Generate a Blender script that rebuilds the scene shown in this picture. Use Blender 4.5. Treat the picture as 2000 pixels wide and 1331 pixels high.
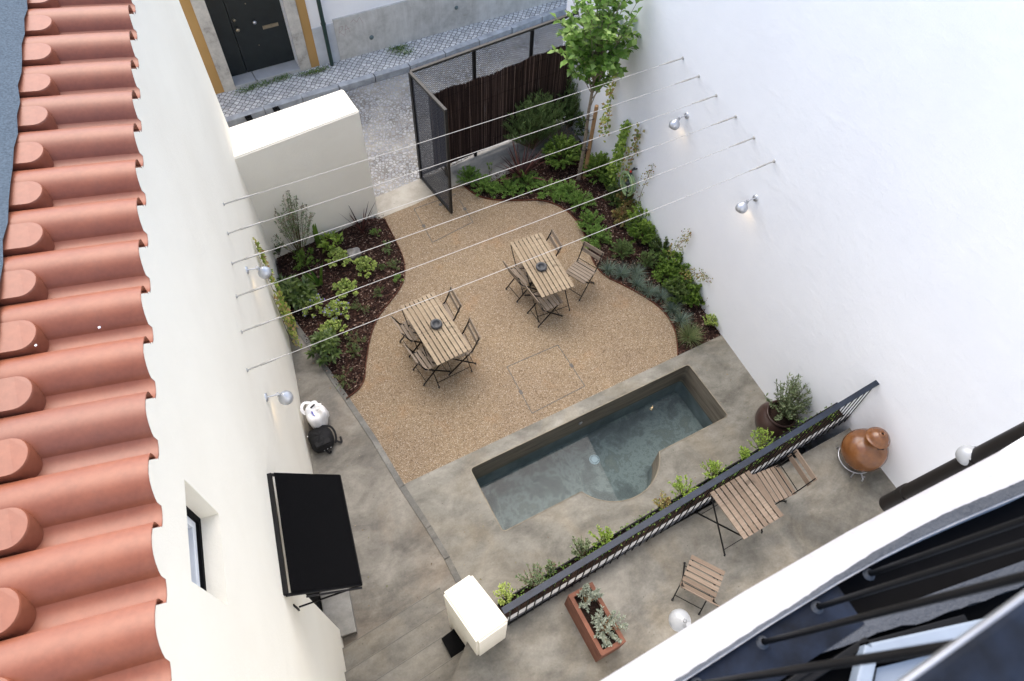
import bpy, math, random
from math import sin, cos, pi, radians, hypot
from mathutils import Vector, Matrix
from mathutils.geometry import tessellate_polygon
for o in list(bpy.data.objects): bpy.data.objects.remove(o)
SC = bpy.context.scene; COL = SC.collection
# ------------------------------------------------------------ camera
CAM = Vector((0, 0, 9.45))
RM = Matrix.Rotation(radians(-30.945), 3, 'Z') @ Matrix.Rotation(radians(32.769), 3, 'X') @ Matrix.Rotation(radians(3.567), 3, 'Z')
cd = bpy.data.cameras.new('camera'); cam = bpy.data.objects.new('camera', cd); COL.objects.link(cam)
cam.matrix_world = Matrix.Translation(CAM) @ RM.to_4x4()
cd.lens = 24; cd.sensor_width = 36; cd.clip_start = .02; cd.clip_end = 600
cd.dof.use_dof = True; cd.dof.focus_distance = 8.0; cd.dof.aperture_fstop = 6.3
SC.camera = cam
# ------------------------------------------------------------ light
SUN_EL, SUN_AZ = 58, 86      # elevation, azimuth measured from +X towards +Y
W = bpy.data.worlds.new('World'); SC.world = W; W.use_nodes = True
nt = W.node_tree; bg = nt.nodes['Background']
sky = nt.nodes.new('ShaderNodeTexSky'); sky.sky_type = 'NISHITA'; sky.sun_disc = False
sky.sun_elevation = radians(SUN_EL); sky.sun_rotation = radians(90 - SUN_AZ)
sky.air_density = 1.0; sky.dust_density = 2.5; sky.ozone_density = 1.0
nt.links.new(sky.outputs[0], bg.inputs[0]); bg.inputs[1].default_value = .15
sl = bpy.data.lights.new('sun', 'SUN'); sl.energy = 1.45; sl.angle = radians(72); sl.color = (1, .90, .75)
so = bpy.data.objects.new('sun', sl); COL.objects.link(so)
sd = Vector((cos(radians(SUN_EL)) * cos(radians(SUN_AZ)), cos(radians(SUN_EL)) * sin(radians(SUN_AZ)), sin(radians(SUN_EL))))
so.rotation_euler = sd.to_track_quat('Z', 'Y').to_euler()
SC.view_settings.view_transform = 'Standard'; SC.view_settings.look = 'None'
SC.view_settings.exposure = 1.42; SC.view_settings.gamma = 1
SC.render.engine = 'CYCLES'
SC.cycles.max_bounces = 8; SC.cycles.diffuse_bounces = 5; SC.cycles.transparent_max_bounces = 16

# ------------------------------------------------------------ helpers
def ray(x, y): return RM @ Vector((x - 1000, -(y - 665.5), -1333.333))
def at(x, y, z=0.0):
    d = ray(x, y); return CAM + d * ((z - CAM.z) / d.z)
def V3(*a): return Vector(a)
rng = random.Random(7)
def U(a, b): return rng.uniform(a, b)

class MB:
    def __init__(s): s.v = []; s.f = []; s.sm = []; s.r = []; s.m = []
    def add(s, vs, fs, smooth=False, r=None, m=0):
        b = len(s.v); s.v += [tuple(p) for p in vs]
        r = U(0, 1) if r is None else r
        for f in fs: s.f.append([i + b for i in f]); s.sm.append(smooth); s.r.append(r); s.m.append(m)
    def box(s, c, size, rot=None, r=None, m=0, bev=0):
        hx, hy, hz = [k / 2 for k in size]; c = Vector(c)
        R = rot if rot else Matrix.Identity(3)
        if isinstance(rot, (int, float)): R = Matrix.Rotation(rot, 3, 'Z')
        if bev <= 0:
            vs = [c + R @ Vector((x * hx, y * hy, z * hz)) for z in (-1, 1) for x, y in ((-1, -1), (1, -1), (1, 1), (-1, 1))]
            s.add(vs, [(3, 2, 1, 0), (4, 5, 6, 7), (0, 1, 5, 4), (1, 2, 6, 5), (2, 3, 7, 6), (3, 0, 4, 7)], r=r, m=m); return
        bm = bmesh.new(); bmesh.ops.create_cube(bm, size=1)
        for v in bm.verts: v.co = Vector((v.co.x * size[0], v.co.y * size[1], v.co.z * size[2]))
        bmesh.ops.bevel(bm, geom=list(bm.edges), offset=bev, segments=2, affect='EDGES', profile=.7)
        bm.verts.index_update()
        s.add([c + R @ v.co for v in bm.verts], [[v.index for v in f.verts] for f in bm.faces], smooth=False, r=r, m=m); bm.free()
    def bar(s, p, q, w, h, r=None, up=None, m=0, bev=0):
        p = Vector(p); q = Vector(q); d = (q - p); L = d.length; d.normalize()
        up = Vector(up) if up else (Vector((0, 0, 1)) if abs(d.z) < .9 else Vector((1, 0, 0)))
        y = up.cross(d).normalized(); z = d.cross(y)
        R = Matrix((d, y, z)).transposed()
        s.box((p + q) / 2, (L, w, h), R, r=r, m=m, bev=bev)
    def tube(s, pts, r, n=8, r2=None, cap=True, smooth=True, rr=None, m=0):
        pts = [Vector(p) for p in pts]; N = len(pts); rs = r if isinstance(r, (list, tuple)) else ([r] * N if r2 is None else [r + (r2 - r) * i / (N - 1) for i in range(N)])
        vs = []; pu = None
        for i, p in enumerate(pts):
            d = (pts[min(i + 1, N - 1)] - pts[max(i - 1, 0)]).normalized()
            if pu is None: pu = Vector((0, 0, 1)) if abs(d.z) < .9 else Vector((1, 0, 0))
            x = pu.cross(d)
            if x.length < 1e-5: x = Vector((1, 0, 0)).cross(d)
            x.normalize(); y = d.cross(x); pu = y
            for k in range(n):
                a = 2 * pi * k / n; vs.append(p + (x * cos(a) + y * sin(a)) * rs[i])
        fs = [(i * n + k, i * n + (k + 1) % n, (i + 1) * n + (k + 1) % n, (i + 1) * n + k) for i in range(N - 1) for k in range(n)]
        s.add(vs, fs, smooth, rr, m)
        if cap: s.add(vs[:n], [list(range(n))[::-1]], False, rr, m); s.add(vs[-n:], [list(range(n))], False, rr, m)
    def lathe(s, prof, c=(0, 0, 0), n=24, R=None, m=0, rr=None):
        c = Vector(c); R = R or Matrix.Identity(3); vs = []
        for (rad, z) in prof:
            for k in range(n):
                a = 2 * pi * k / n; vs.append(c + R @ Vector((rad * cos(a), rad * sin(a), z)))
        fs = [(i * n + k, i * n + (k + 1) % n, (i + 1) * n + (k + 1) % n, (i + 1) * n + k) for i in range(len(prof) - 1) for k in range(n)]
        s.add(vs, fs, True, rr, m)
    def prism(s, poly, z0, z1, holes=(), bottom=True, sides=True, m=0):
        loops = [[Vector((p[0], p[1], 0)) for p in poly]] + [[Vector((p[0], p[1], 0)) for p in h] for h in holes]
        tris = tessellate_polygon(loops); flat = [p for l in loops for p in l]
        def ori(t):
            a, b, c = [flat[i] for i in t]; return t if (b - a).cross(c - a).z > 0 else (t[0], t[2], t[1])
        tris = [ori(t) for t in tris]
        s.add([(p.x, p.y, z1) for p in flat], tris, m=m)
        if bottom: s.add([(p.x, p.y, z0) for p in flat], [t[::-1] for t in tris], m=m)
        if sides:
            for li, l in enumerate(loops):
                n = len(l); ar = sum(l[i].x * l[(i + 1) % n].y - l[(i + 1) % n].x * l[i].y for i in range(n))
                fl = (ar > 0) != (li > 0)
                vs = [(p.x, p.y, z0) for p in l] + [(p.x, p.y, z1) for p in l]
                fs = [(i, (i + 1) % n, n + (i + 1) % n, n + i) for i in range(n)]
                s.add(vs, fs if fl else [f[::-1] for f in fs], m=m)
    def leaf(s, p, d, up, L, w, fold=.25, droop=0., r=None):
        d = d.normalized(); x = d.cross(up)
        if x.length < 1e-4: x = d.cross(Vector((1, .3, .2)))
        x.normalize(); n = x.cross(d)
        m1 = p + d * L * .5; t = p + d * L - n * L * droop
        s.add([p, m1 + x * w * .5 + n * w * fold, t, m1 - x * w * .5 + n * w * fold, m1 * .9 + (p + d * L * .5) * .1], [(0, 1, 4), (1, 2, 4), (0, 4, 3), (4, 2, 3)], True, r)
    def blade(s, p, d, L, w, droop, r=None, seg=4):
        d = d.normalized(); x = d.cross(Vector((0, 0, 1)))
        if x.length < 1e-4: x = Vector((1, 0, 0))
        x.normalize(); vs = []; q = p.copy(); dd = d.copy()
        for i in range(seg + 1):
            ww = w * (1 - (i / seg) ** 1.6) * .5 + w * .04
            vs += [q - x * ww, q + x * ww]
            q = q + dd * (L / seg); dd = (dd - Vector((0, 0, droop / seg))).normalized()
        s.add(vs, [(2 * i, 2 * i + 1, 2 * i + 3, 2 * i + 2) for i in range(seg)], True, r)
    def build(s, name, mat, parent=None, loc=None, rot=None):
        me = bpy.data.meshes.new(name); me.from_pydata(s.v, [], s.f); me.update()
        me.polygons.foreach_set('use_smooth', s.sm)
        a = me.attributes.new('rnd', 'FLOAT', 'FACE'); a.data.foreach_set('value', s.r)
        mats = mat if isinstance(mat, (list, tuple)) else [mat]
        for mm in mats: me.materials.append(mm)
        if len(mats) > 1: me.polygons.foreach_set('material_index', s.m)
        o = bpy.data.objects.new(name, me); COL.objects.link(o)
        if parent: o.parent = parent
        if loc is not None: o.location = loc
        if rot is not None: o.rotation_euler = rot
        return o
import bmesh
def tag(o, label=None, cat=None, group=None, kind=None):
    if label: o['label'] = label
    if cat: o['category'] = cat
    if group: o['group'] = group
    if kind: o['kind'] = kind
    return o
def empty(name, loc=(0, 0, 0), rz=0, **k):
    o = bpy.data.objects.new(name, None); COL.objects.link(o); o.location = loc; o.rotation_euler = (0, 0, rz); o.empty_display_size = .1
    return tag(o, **k)
def dup(root, loc, rz, **k):
    r = root.copy(); COL.objects.link(r); r.location = loc; r.rotation_euler = (0, 0, rz); tag(r, **k)
    for ch in list(root.children):
        c = ch.copy(); COL.objects.link(c); c.parent = r
        for g in ch.children:
            e = g.copy(); COL.objects.link(e); e.parent = c
    return r

# ------------------------------------------------------------ materials
class Mat:
    def __init__(s, name, rough=.7, spec=.3, metal=0.):
        s.m = bpy.data.materials.new(name); s.m.use_nodes = True; s.t = s.m.node_tree; s.p = s.t.nodes['Principled BSDF']
        s.p.inputs['Roughness'].default_value = rough; s.p.inputs['Specular IOR Level'].default_value = spec; s.p.inputs['Metallic'].default_value = metal
        s.co = None
    def n(s, typ, **kw):
        k = s.t.nodes.new('ShaderNode' + typ)
        for a, b in kw.items(): setattr(k, a, b)
        return k
    def l(s, a, b): s.t.links.new(a, b)
    def coord(s, scale=(1, 1, 1), rot=(0, 0, 0), obj=True):
        tc = s.n('TexCoord'); mp = s.n('Mapping'); mp.inputs['Scale'].default_value = scale; mp.inputs['Rotation'].default_value = rot
        s.l(tc.outputs['Object' if obj else 'Generated'], mp.inputs[0]); return mp.outputs[0]
    def noise(s, scale, detail=4, rough=.55, vec=None, dist=0., ):
        k = s.n('TexNoise'); k.inputs['Scale'].default_value = scale; k.inputs['Detail'].default_value = detail; k.inputs['Roughness'].default_value = rough; k.inputs['Distortion'].default_value = dist
        if vec is None:
            if s.co is None: s.co = s.coord()
            vec = s.co
        s.l(vec, k.inputs['Vector']); return k.outputs['Fac']
    def ramp(s, fac, stops, interp='LINEAR'):
        k = s.n('ValToRGB'); k.color_ramp.interpolation = interp; e = k.color_ramp.elements
        while len(e) > 1: e.remove(e[-1])
        e[0].position = stops[0][0]; e[0].color = (*c3(stops[0][1]), 1)
        for p, c in stops[1:]:
            q = e.new(p); q.color = (*c3(c), 1)
        s.l(fac, k.inputs[0]); return k.outputs[0]
    def mix(s, fac, a, b, mode='MIX'):
        k = s.n('Mix', data_type='RGBA', blend_type=mode)
        for sock, v in ((k.inputs[0], fac), (k.inputs[6], a), (k.inputs[7], b)):
            if hasattr(v, 'is_output'): s.l(v, sock)
            elif isinstance(v, (int, float)): sock.default_value = v
            else: sock.default_value = (*c3(v), 1)
        return k.outputs[2]
    def base(s, c):
        if hasattr(c, 'is_output'): s.l(c, s.p.inputs['Base Color'])
        else: s.p.inputs['Base Color'].default_value = (*c3(c), 1)
        return s
    def bump(s, h, strength=.3, dist=.01):
        k = s.n('Bump'); k.inputs['Strength'].default_value = strength; k.inputs['Distance'].default_value = dist
        s.l(h, k.inputs['Height']); s.l(k.outputs[0], s.p.inputs['Normal']); return s
    def attr(s): k = s.n('Attribute', attribute_name='rnd'); return k.outputs['Fac']
    def math(s, op, a, b=0.):
        k = s.n('Math', operation=op)
        for i, v in enumerate((a, b)):
            if hasattr(v, 'is_output'): s.l(v, k.inputs[i])
            else: k.inputs[i].default_value = v
        return k.outputs[0]
def c3(c): return (c, c, c) if isinstance(c, (int, float)) else c

def plaster(name, col, dark, bump=.45):
    M = Mat(name, .9, .15)
    a = M.noise(.8, 5, .6); b = M.noise(9, 6, .65)
    c = M.mix(M.ramp(a, [(.35, 0.), (.75, 1.)]), col, dark)
    st = M.noise(1, 6, .7, M.coord((5, 5, .6)))
    c = M.mix(M.ramp(st, [(.58, 0.), (.8, .35)]), c, dark)
    hh = M.math('ADD', M.noise(60, 4, .7), M.math('MULTIPLY', M.noise(4.5, 5, .6, M.coord((1, 1, 1.8))), 3.0)); M.base(c); M.bump(hh, bump, .005); return M.m
def simple(name, col, rough=.6, spec=.4, metal=0., var=.15, sc=20, bump=0):
    M = Mat(name, rough, spec, metal)
    M.base(M.mix(M.ramp(M.noise(sc, 5), [(.3, 0.), (.7, 1.)]), tuple(k * (1 - var) for k in c3(col)), tuple(min(1, k * (1 + var)) for k in c3(col))))
    if bump: M.bump(M.noise(sc * 6, 3), bump, .003)
    return M.m
def leafmat(name, cols, rough=.5, trans=.25, spec=.35):
    M = Mat(name, rough, spec); n = len(cols)
    M.base(M.ramp(M.attr(), [((i + .5) / n, c) for i, c in enumerate(cols)]))
    tr = M.n('BsdfTranslucent'); M.l(M.ramp(M.attr(), [((i + .5) / n, tuple(k * 1.1 for k in c)) for i, c in enumerate(cols)]), tr.inputs[0])
    mx = M.n('MixShader'); mx.inputs[0].default_value = trans
    out = M.t.nodes['Material Output']; M.l(M.p.outputs[0], mx.inputs[1]); M.l(tr.outputs[0], mx.inputs[2]); M.l(mx.outputs[0], out.inputs[0])
    return M.m
m_white = plaster('white_plaster', (.84, .855, .875), (.80, .815, .84))
m_cream = plaster('cream_plaster', (.90, .855, .735), (.85, .80, .68))
m_cream2 = plaster('cream_wall_plaster', (.80, .765, .67), (.74, .705, .61))
m_ledge = plaster('ledge_plaster', (.46, .46, .47), (.36, .36, .38))

# gravel
M = Mat('gravel', .85, .25)
cx = M.coord()
v = M.n('TexVoronoi'); v.inputs['Scale'].default_value = 105; v.inputs['Randomness'].default_value = 1; M.l(cx, v.inputs['Vector'])
sep = M.n('SeparateColor'); M.l(v.outputs['Color'], sep.inputs[0])
st = M.ramp(sep.outputs[0], [(0, (.16, .11, .06)), (.14, (.27, .19, .11)), (.35, (.37, .265, .155)), (.6, (.43, .32, .20)), (.82, (.50, .385, .255)), (1, (.72, .62, .48))])
big = M.noise(.9, 4, .6)
c = M.mix(M.ramp(big, [(.38, 0.), (.68, 1.)]), (.86, .83, .80), (1, .97, .9)); c = M.mix(1., st, c, 'MULTIPLY')
rust = M.ramp(M.noise(1.7, 5, .6, M.coord((1, 1, 1), (0, 0, .9))), [(.58, 0.), (.72, .4)])
c = M.mix(rust, c, (.50, .27, .11), 'MIX')
dk = M.ramp(v.outputs['Distance'], [(.35, 0.), (.8, .55)])
c = M.mix(dk, c, (.16, .11, .065)); c = M.mix(1., c, (.66, .69, .76), 'MULTIPLY'); M.base(c)
M.bump(v.outputs['Distance'], .6, -.006); m_gravel = M.m

def concrete(name, cols, warm, sc=1.0, rough=.55, rot=.5, amt=.5, bumps=.12):
    M = Mat(name, rough, .35)
    co = M.coord((1, 1.5, 1), (0, 0, rot))
    a = M.noise(1.3 * sc, 9, .68, co, .6); b = M.noise(5.5 * sc, 8, .7, co, .3); d = M.noise(42 * sc, 5, .6)
    c = M.ramp(a, [(.28, cols[0]), (.5, cols[1]), (.72, cols[2])])
    w = M.noise(1.0 * sc, 6, .6, M.coord((1, 1, 1), (.3, .2, 2.)), .8)
    c = M.mix(M.ramp(w, [(.47, 0.), (.7, amt)]), c, warm)
    c = M.mix(.55, c, M.ramp(b, [(.25, .2), (.75, .85)]), 'SOFT_LIGHT'); c = M.mix(.55, c, M.ramp(M.noise(.75 * sc, 5, .62, M.coord((1, 1.5, 1), (0, 0, rot + 1.1)), 1.2), [(.36, .12), (.62, .85)]), 'SOFT_LIGHT')
    c = M.mix(.35, c, M.ramp(d, [(.3, .3), (.7, .7)]), 'SOFT_LIGHT')
    sp = M.n('TexVoronoi'); sp.inputs['Scale'].default_value = 7; M.l(M.co or M.coord(), sp.inputs['Vector'])
    c = M.mix(M.ramp(sp.outputs['Distance'], [(.035, .55), (.075, 0.)]), c, (.10, .09, .08))
    c = M.mix(1., c, (.485, .48, .45), 'MULTIPLY'); M.base(c); M.bump(b, bumps, .01)
    M.l(M.ramp(a, [(.3, rough - .1), (.7, rough + .15)]), M.p.inputs['Roughness']); return M.m
m_deck = concrete('polished_concrete', [(.19, .18, .16), (.32, .31, .28), (.47, .455, .42)], (.38, .32, .23))
m_pass = concrete('passage_concrete', [(.14, .13, .12), (.30, .28, .25), (.47, .44, .40)], (.38, .29, .21), rot=1.2, amt=.5)
m_terr = concrete('terrace_concrete', [(.17, .165, .15), (.30, .29, .27), (.45, .435, .40)], (.37, .30, .20), rot=.9, amt=.45)
m_step = concrete('step_concrete', [(.20, .19, .17), (.28, .265, .24), (.36, .34, .30)], (.36, .30, .22), rot=0.2)
m_kerbc = concrete('curb_concrete', [(.10, .10, .10), (.24, .24, .235), (.42, .41, .39)], (.24, .21, .17), rot=1.5)
m_thr = concrete('threshold_concrete', [(.50, .47, .42), (.60, .57, .52), (.68, .65, .59)], (.56, .50, .42))
m_strip = concrete('grey_strip_concrete', [(.35, .34, .34), (.45, .445, .44), (.52, .52, .51)], (.48, .46, .42))
# pool interior
M = Mat('pool_concrete', .6, .3)
a = M.noise(1, 7, .7, M.coord((1.2, 1.2, 16))); b = M.noise(2.2, 8, .65)
c = M.ramp(a, [(.35, (.08, .070, .055)), (.6, (.21, .185, .145))])
c = M.mix(M.ramp(b, [(.4, 0.), (.7, .5)]), c, (.16, .15, .12)); M.base(c); M.bump(a, .3, .01); m_poolw = M.m
M = Mat('pool_floor_concrete', .6, .3)
a = M.noise(1.9, 10, .74, None, .25)
c = M.ramp(a, [(.30, (.065, .073, .068)), (.45, (.11, .125, .118)), (.52, (.19, .215, .20)), (.56, (.12, .135, .125)), (.66, (.17, .18, .15)), (.78, (.05, .055, .05))]); M.base(c); m_poolf = M.m
M = Mat('pool_water', .02)
gl = M.n('BsdfGlossy'); gl.inputs['Roughness'].default_value = .015; tr = M.n('BsdfTransparent'); tr.inputs[0].default_value = (.79, .865, .895, 1)
fr = M.n('Fresnel'); fr.inputs[0].default_value = 1.33
mx = M.n('MixShader'); M.l(fr.outputs[0], mx.inputs[0]); M.l(tr.outputs[0], mx.inputs[1]); M.l(gl.outputs[0], mx.inputs[2]); M.l(mx.outputs[0], M.t.nodes['Material Output'].inputs[0]); m_water = M.m
# mulch
M = Mat('bark_mulch', .95, .15)
v = M.n('TexVoronoi'); v.inputs['Scale'].default_value = 34; M.l(M.coord((1, 1.7, 1), (0, 0, .6)), v.inputs['Vector']); sep = M.n('SeparateColor'); M.l(v.outputs['Color'], sep.inputs[0])
c = M.ramp(sep.outputs[1], [(0, (.012, .007, .006)), (.4, (.035, .018, .014)), (.75, (.075, .036, .027)), (.95, (.12, .065, .048)), (1, (.28, .2, .16))])
c = M.mix(1., c, (.65, .65, .65), 'MULTIPLY'); M.base(c); M.bump(M.noise(40, 6, .8), 1., .03); m_mulch = M.m
m_chip = leafmat('bark_chip', [(.02, .012, .01), (.05, .025, .02), (.09, .045, .032), (.15, .09, .065), (.33, .25, .2)], .9, 0, .1)
# cobbles
def cobble(name, scale, cols, joint, rot=0., irr=.0, jw=.06):
    M = Mat(name, .75, .3)
    co = M.coord((1, 1, 1), (0, 0, rot))
    wn = M.n('TexNoise'); wn.inputs['Scale'].default_value = 3; M.l(co, wn.inputs['Vector'])
    vm = M.n('VectorMath', operation='MULTIPLY_ADD'); M.l(wn.outputs['Color'], vm.inputs[0]); vm.inputs[1].default_value = (.06, .06, 0); M.l(co, vm.inputs[2])
    v = M.n('TexVoronoi', distance='EUCLIDEAN'); v.inputs['Scale'].default_value = scale; v.inputs['Randomness'].default_value = irr; M.l(vm.outputs[0], v.inputs['Vector'])
    v2 = M.n('TexVoronoi', feature='DISTANCE_TO_EDGE'); v2.inputs['Scale'].default_value = scale; v2.inputs['Randomness'].default_value = irr; M.l(vm.outputs[0], v2.inputs['Vector'])
    sep = M.n('SeparateColor'); M.l(v.outputs['Color'], sep.inputs[0])
    c = M.ramp(sep.outputs[0], cols)
    c = M.mix(.5, c, M.ramp(M.noise(30, 4), [(.3, .3), (.7, .7)]), 'SOFT_LIGHT')
    j = M.ramp(v2.outputs['Distance'], [(jw * .6, 1.), (jw * 1.5, 0.)])
    jn = M.mix(M.ramp(M.noise(1.2, 4), [(.4, 0.), (.6, 1.)]), joint[0], joint[1])
    M.base(M.mix(j, c, jn)); M.bump(M.ramp(v2.outputs['Distance'], [(.0, 0.), (.18, 1.)]), .8, .014); return M.m
m_side = cobble('pavement_stones', 10.5, [(0, (.44, .44, .435)), (.5, (.56, .56, .55)), (1, (.68, .675, .65))], ((.06, .058, .05), (.12, .115, .10)), .75, .30, .06)
m_street = cobble('street_setts', 14.5, [(0, (.24, .245, .255)), (.5, (.30, .305, .31)), (1, (.37, .37, .36))], ((.15, .14, .125), (.30, .28, .24)), .4, .75, .085)
m_joint_shade = simple('dull_steel_joint_step_shade', (.11, .105, .095), .7, .2)
m_kerb = simple('kerb_stone', (.36, .375, .39), .7, .3, var=.25, sc=6, bump=.3)
# wood
def wood(name, cols):
    M = Mat(name, .65, .25)
    a = M.noise(1, 5, .6, M.coord((4, 60, 60))); r = M.attr()
    c = M.ramp(r, [(0, cols[0]), (.5, cols[1]), (1, cols[2])])
    c = M.mix(M.ramp(a, [(.35, .55), (.6, 0.)]), c, tuple(k * .62 for k in cols[1]))
    kn = M.noise(9, 2, .5); c = M.mix(M.ramp(kn, [(.68, 0.), (.76, .6)]), c, tuple(k * .45 for k in cols[0]))
    M.base(c); M.bump(a, .15, .003); return M.m
m_wood = wood('pale_acacia_wood', [(.22, .168, .112), (.28, .22, .15), (.34, .275, .195)])
m_woodg = wood('weathered_acacia_wood', [(.14, .11, .082), (.19, .15, .115), (.245, .20, .155)])
m_woodt = wood('terrace_acacia_wood', [(.155, .115, .085), (.20, .15, .113), (.24, .187, .143)])
m_blackm = simple('black_steel', (.0035, .0035, .004), .55, .2, var=.3)
m_rub = simple('black_rubber', (.025, .025, .028), .8, .3)
m_railm = simple('blue_black_painted_steel', (.012, .018, .032), .45, .35, var=.25, sc=12)
m_gate = simple('dark_grey_painted_steel', (.012, .012, .012), .5, .4, var=.3)
m_gatem = simple('blue_grey_mesh_steel', (.012, .014, .022), .5, .4, var=.3)
m_gtop = simple('weathered_top_steel', (.032, .03, .027), .6, .4, var=.3)
M = Mat('reed', .8, .15); M.base(M.ramp(M.attr(), [(0, (.014, .009, .008)), (.5, (.042, .026, .022)), (.88, (.080, .052, .043)), (1, (.24, .17, .14))])); m_reed = M.m
M = Mat('terracotta_tile', .42, .45); a = M.noise(3, 6, .6); b = M.noise(45, 4, .6)
c = M.ramp(a, [(.3, (.205, .062, .032)), (.55, (.255, .083, .042)), (.75, (.29, .104, .056))])
oi = M.n('ObjectInfo'); c = M.mix(M.ramp(oi.outputs['Random'], [(0, 0.), (1, .55)]), c, (.20, .078, .050)); c = M.mix(M.ramp(M.noise(2.2, 8, .8), [(.52, 0.), (.70, .45)]), c, (.15, .065, .045))
c = M.mix(.25, c, M.ramp(b, [(.3, .3), (.7, .7)]), 'SOFT_LIGHT')
c = M.mix(M.ramp(M.noise(7, 8, .75), [(.66, 0.), (.76, .5)]), c, (.25, .21, .18))
M.base(c); M.bump(b, .1, .003); m_tile = M.m
m_mortar = simple('pale_mortar', (.50, .46, .42), .9, .1, var=.2, sc=60)
m_felt = simple('blue_grey_roofing_felt', (.085, .112, .14), .95, .15, var=.3, sc=90, bump=.8)
m_silver = simple('silver_painted_aluminium', (.52, .54, .57), .32, .5, .55, var=.05)
m_lampw = simple('pearl_white_enamel', (.32, .33, .34), .3, .5, .15, var=.04)
m_dark = simple('dark_opening', (.004, .004, .0045), .9, .1)
m_fabric = simple('black_awning_fabric', (.004, .004, .0045), .95, .05, var=.2, sc=60)
m_alu = simple('brushed_aluminium', (.45, .46, .48), .35, .5, .8)
m_pot = simple('brown_glazed_clay', (.040, .022, .018), .30, .5, var=.3, sc=5)
M = Mat('orange_glazed_clay', .2, .6); a = M.noise(5, 7, .65)
M.base(M.ramp(a, [(.3, (.10, .038, .014)), (.52, (.165, .064, .02)), (.75, (.24, .105, .038))])); M.bump(M.noise(30, 4), .12, .004); m_jar = M.m
m_terra = simple('terracotta_planter_clay', (.165, .072, .048), .8, .2, var=.22, sc=8, bump=.3)
m_soil = simple('dark_potting_soil', (.022, .014, .011), .95, .1, var=.6, sc=50, bump=1.)
m_ash = simple('dark_grey_stoneware', (.050, .053, .058), .6, .4, var=.15)
m_door = simple('dark_green_black_door_paint', (.010, .014, .015), .35, .45, var=.25, sc=8)
m_brass = simple('tarnished_brass', (.32, .27, .19), .35, .5, .7)
m_yellow = plaster('ochre_yellow_paint', (.44, .27, .105), (.38, .23, .085))
M = Mat('old_limestone', .85, .2); a = M.noise(3.5, 9, .75); M.base(M.ramp(a, [(.3, (.22, .20, .18)), (.48, (.44, .42, .38)), (.7, (.60, .57, .51))])); M.bump(a, .4, .02); m_stone = M.m
m_marble = simple('pale_marble', (.38, .385, .39), .45, .4, var=.1, sc=4)
M = Mat('stained_grey_render', .9, .15); a = M.noise(1.6, 9, .72); s2 = M.noise(1, 6, .7, M.coord((3, 3, .5)))
c = M.ramp(a, [(.3, (.34, .33, .30)), (.5, (.52, .51, .475)), (.75, (.66, .645, .61))]); c = M.mix(M.ramp(s2, [(.45, 0.), (.7, .6)]), c, (.30, .28, .25))
M.base(c); M.bump(a, .3, .01); m_dado = M.m
m_pipe = simple('dark_green_pipe_paint', (.012, .035, .028), .4, .5)
m_bpipe = simple('black_brown_pipe', (.007, .006, .006), .45, .3)
m_glass = simple('window_glass', (.08, .10, .12), .05, .8, var=.02)
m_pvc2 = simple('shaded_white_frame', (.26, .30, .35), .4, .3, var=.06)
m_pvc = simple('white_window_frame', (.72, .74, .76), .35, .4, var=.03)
m_cable = simple('galvanised_cable', (.44, .43, .41), .5, .4, .2, var=.05)
m_fit = simple('cable_fitting_steel', (.42, .41, .38), .45, .4, .4, var=.1)
m_hose = leafmat('striped_hose', [(.30, .42, .20), (.45, .5, .25), (.25, .38, .2)], .4, 0)
m_hosed = simple('dark_hose_fitting', (.03, .035, .04), .5, .4)
m_red = simple('red_plastic', (.5, .05, .03), .5, .4)
m_bag = simple('white_plastic_bag', (.78, .77, .76), .35, .4, var=.04, sc=8)
m_blue = simple('blue_print', (.12, .13, .40), .5, .3)
m_pack = simple('black_nylon', (.010, .010, .011), .75, .25, var=.3, sc=30, bump=.4)
m_bark = simple('grey_brown_bark', (.20, .165, .125), .9, .15, var=.35, sc=25, bump=.8)
m_stem = simple('brown_green_stem', (.11, .085, .045), .85, .15, var=.3)
m_stake = simple('timber_stake_wood', (.30, .185, .095), .7, .25, var=.15, sc=14)
m_edge = simple('rusty_edging_steel', (.10, .035, .02), .8, .2, var=.3, sc=20)
m_rock = simple('pale_garden_rock', (.28, .265, .25), .85, .2, var=.3, sc=9, bump=.8)
m_mort2 = plaster('rough_mortar', (.085, .092, .105), (.04, .044, .05), 1.5)
m_bluep = simple('dark_blue_metal_flashing', (.006, .010, .020), .7, .2, var=.75, sc=22, bump=.2)
m_bulb = bpy.data.materials.new('lit_bulb'); m_bulb.use_nodes = True
_p = m_bulb.node_tree.nodes['Principled BSDF']; _p.inputs['Emission Color'].default_value = (1, .75, .4, 1); _p.inputs['Emission Strength'].default_value = 6
G = {}
G['magnolia'] = leafmat('broad_mid_green_leaf', [(.07, .15, .025), (.14, .26, .045), (.23, .38, .08), (.34, .48, .15)], .42, .45)
G['lime'] = leafmat('lime_green_leaf', [(.26, .36, .06), (.42, .52, .12), (.55, .64, .20), (.12, .20, .04)], .5, .3)
G['dark'] = leafmat('dark_green_leaf', [(0.030, 0.054, 0.014), (0.057, 0.098, 0.024), (0.101, 0.147, 0.038)], .4, .2)
G['mid'] = leafmat('fresh_green_leaf', [(.045, .10, .015), (.10, .18, .025), (.17, .27, .045)], .5, .3)
G['bright'] = leafmat('bright_green_leaf', [(.12, .20, .03), (.21, .32, .05), (.32, .44, .08)], .5, .35)
G['juniper'] = leafmat('juniper_green_needle', [(.05, .11, .018), (.11, .21, .035), (.18, .31, .06)], .6, .25)
G['olive'] = leafmat('grey_green_leaf', [(.04, .07, .03), (.08, .12, .05), (.14, .19, .085), (.22, .26, .15)], .5, .2)
G['silver'] = leafmat('silver_green_leaf', [(.12, .155, .11), (.22, .26, .20), (.34, .37, .30)], .7, .2)
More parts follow.
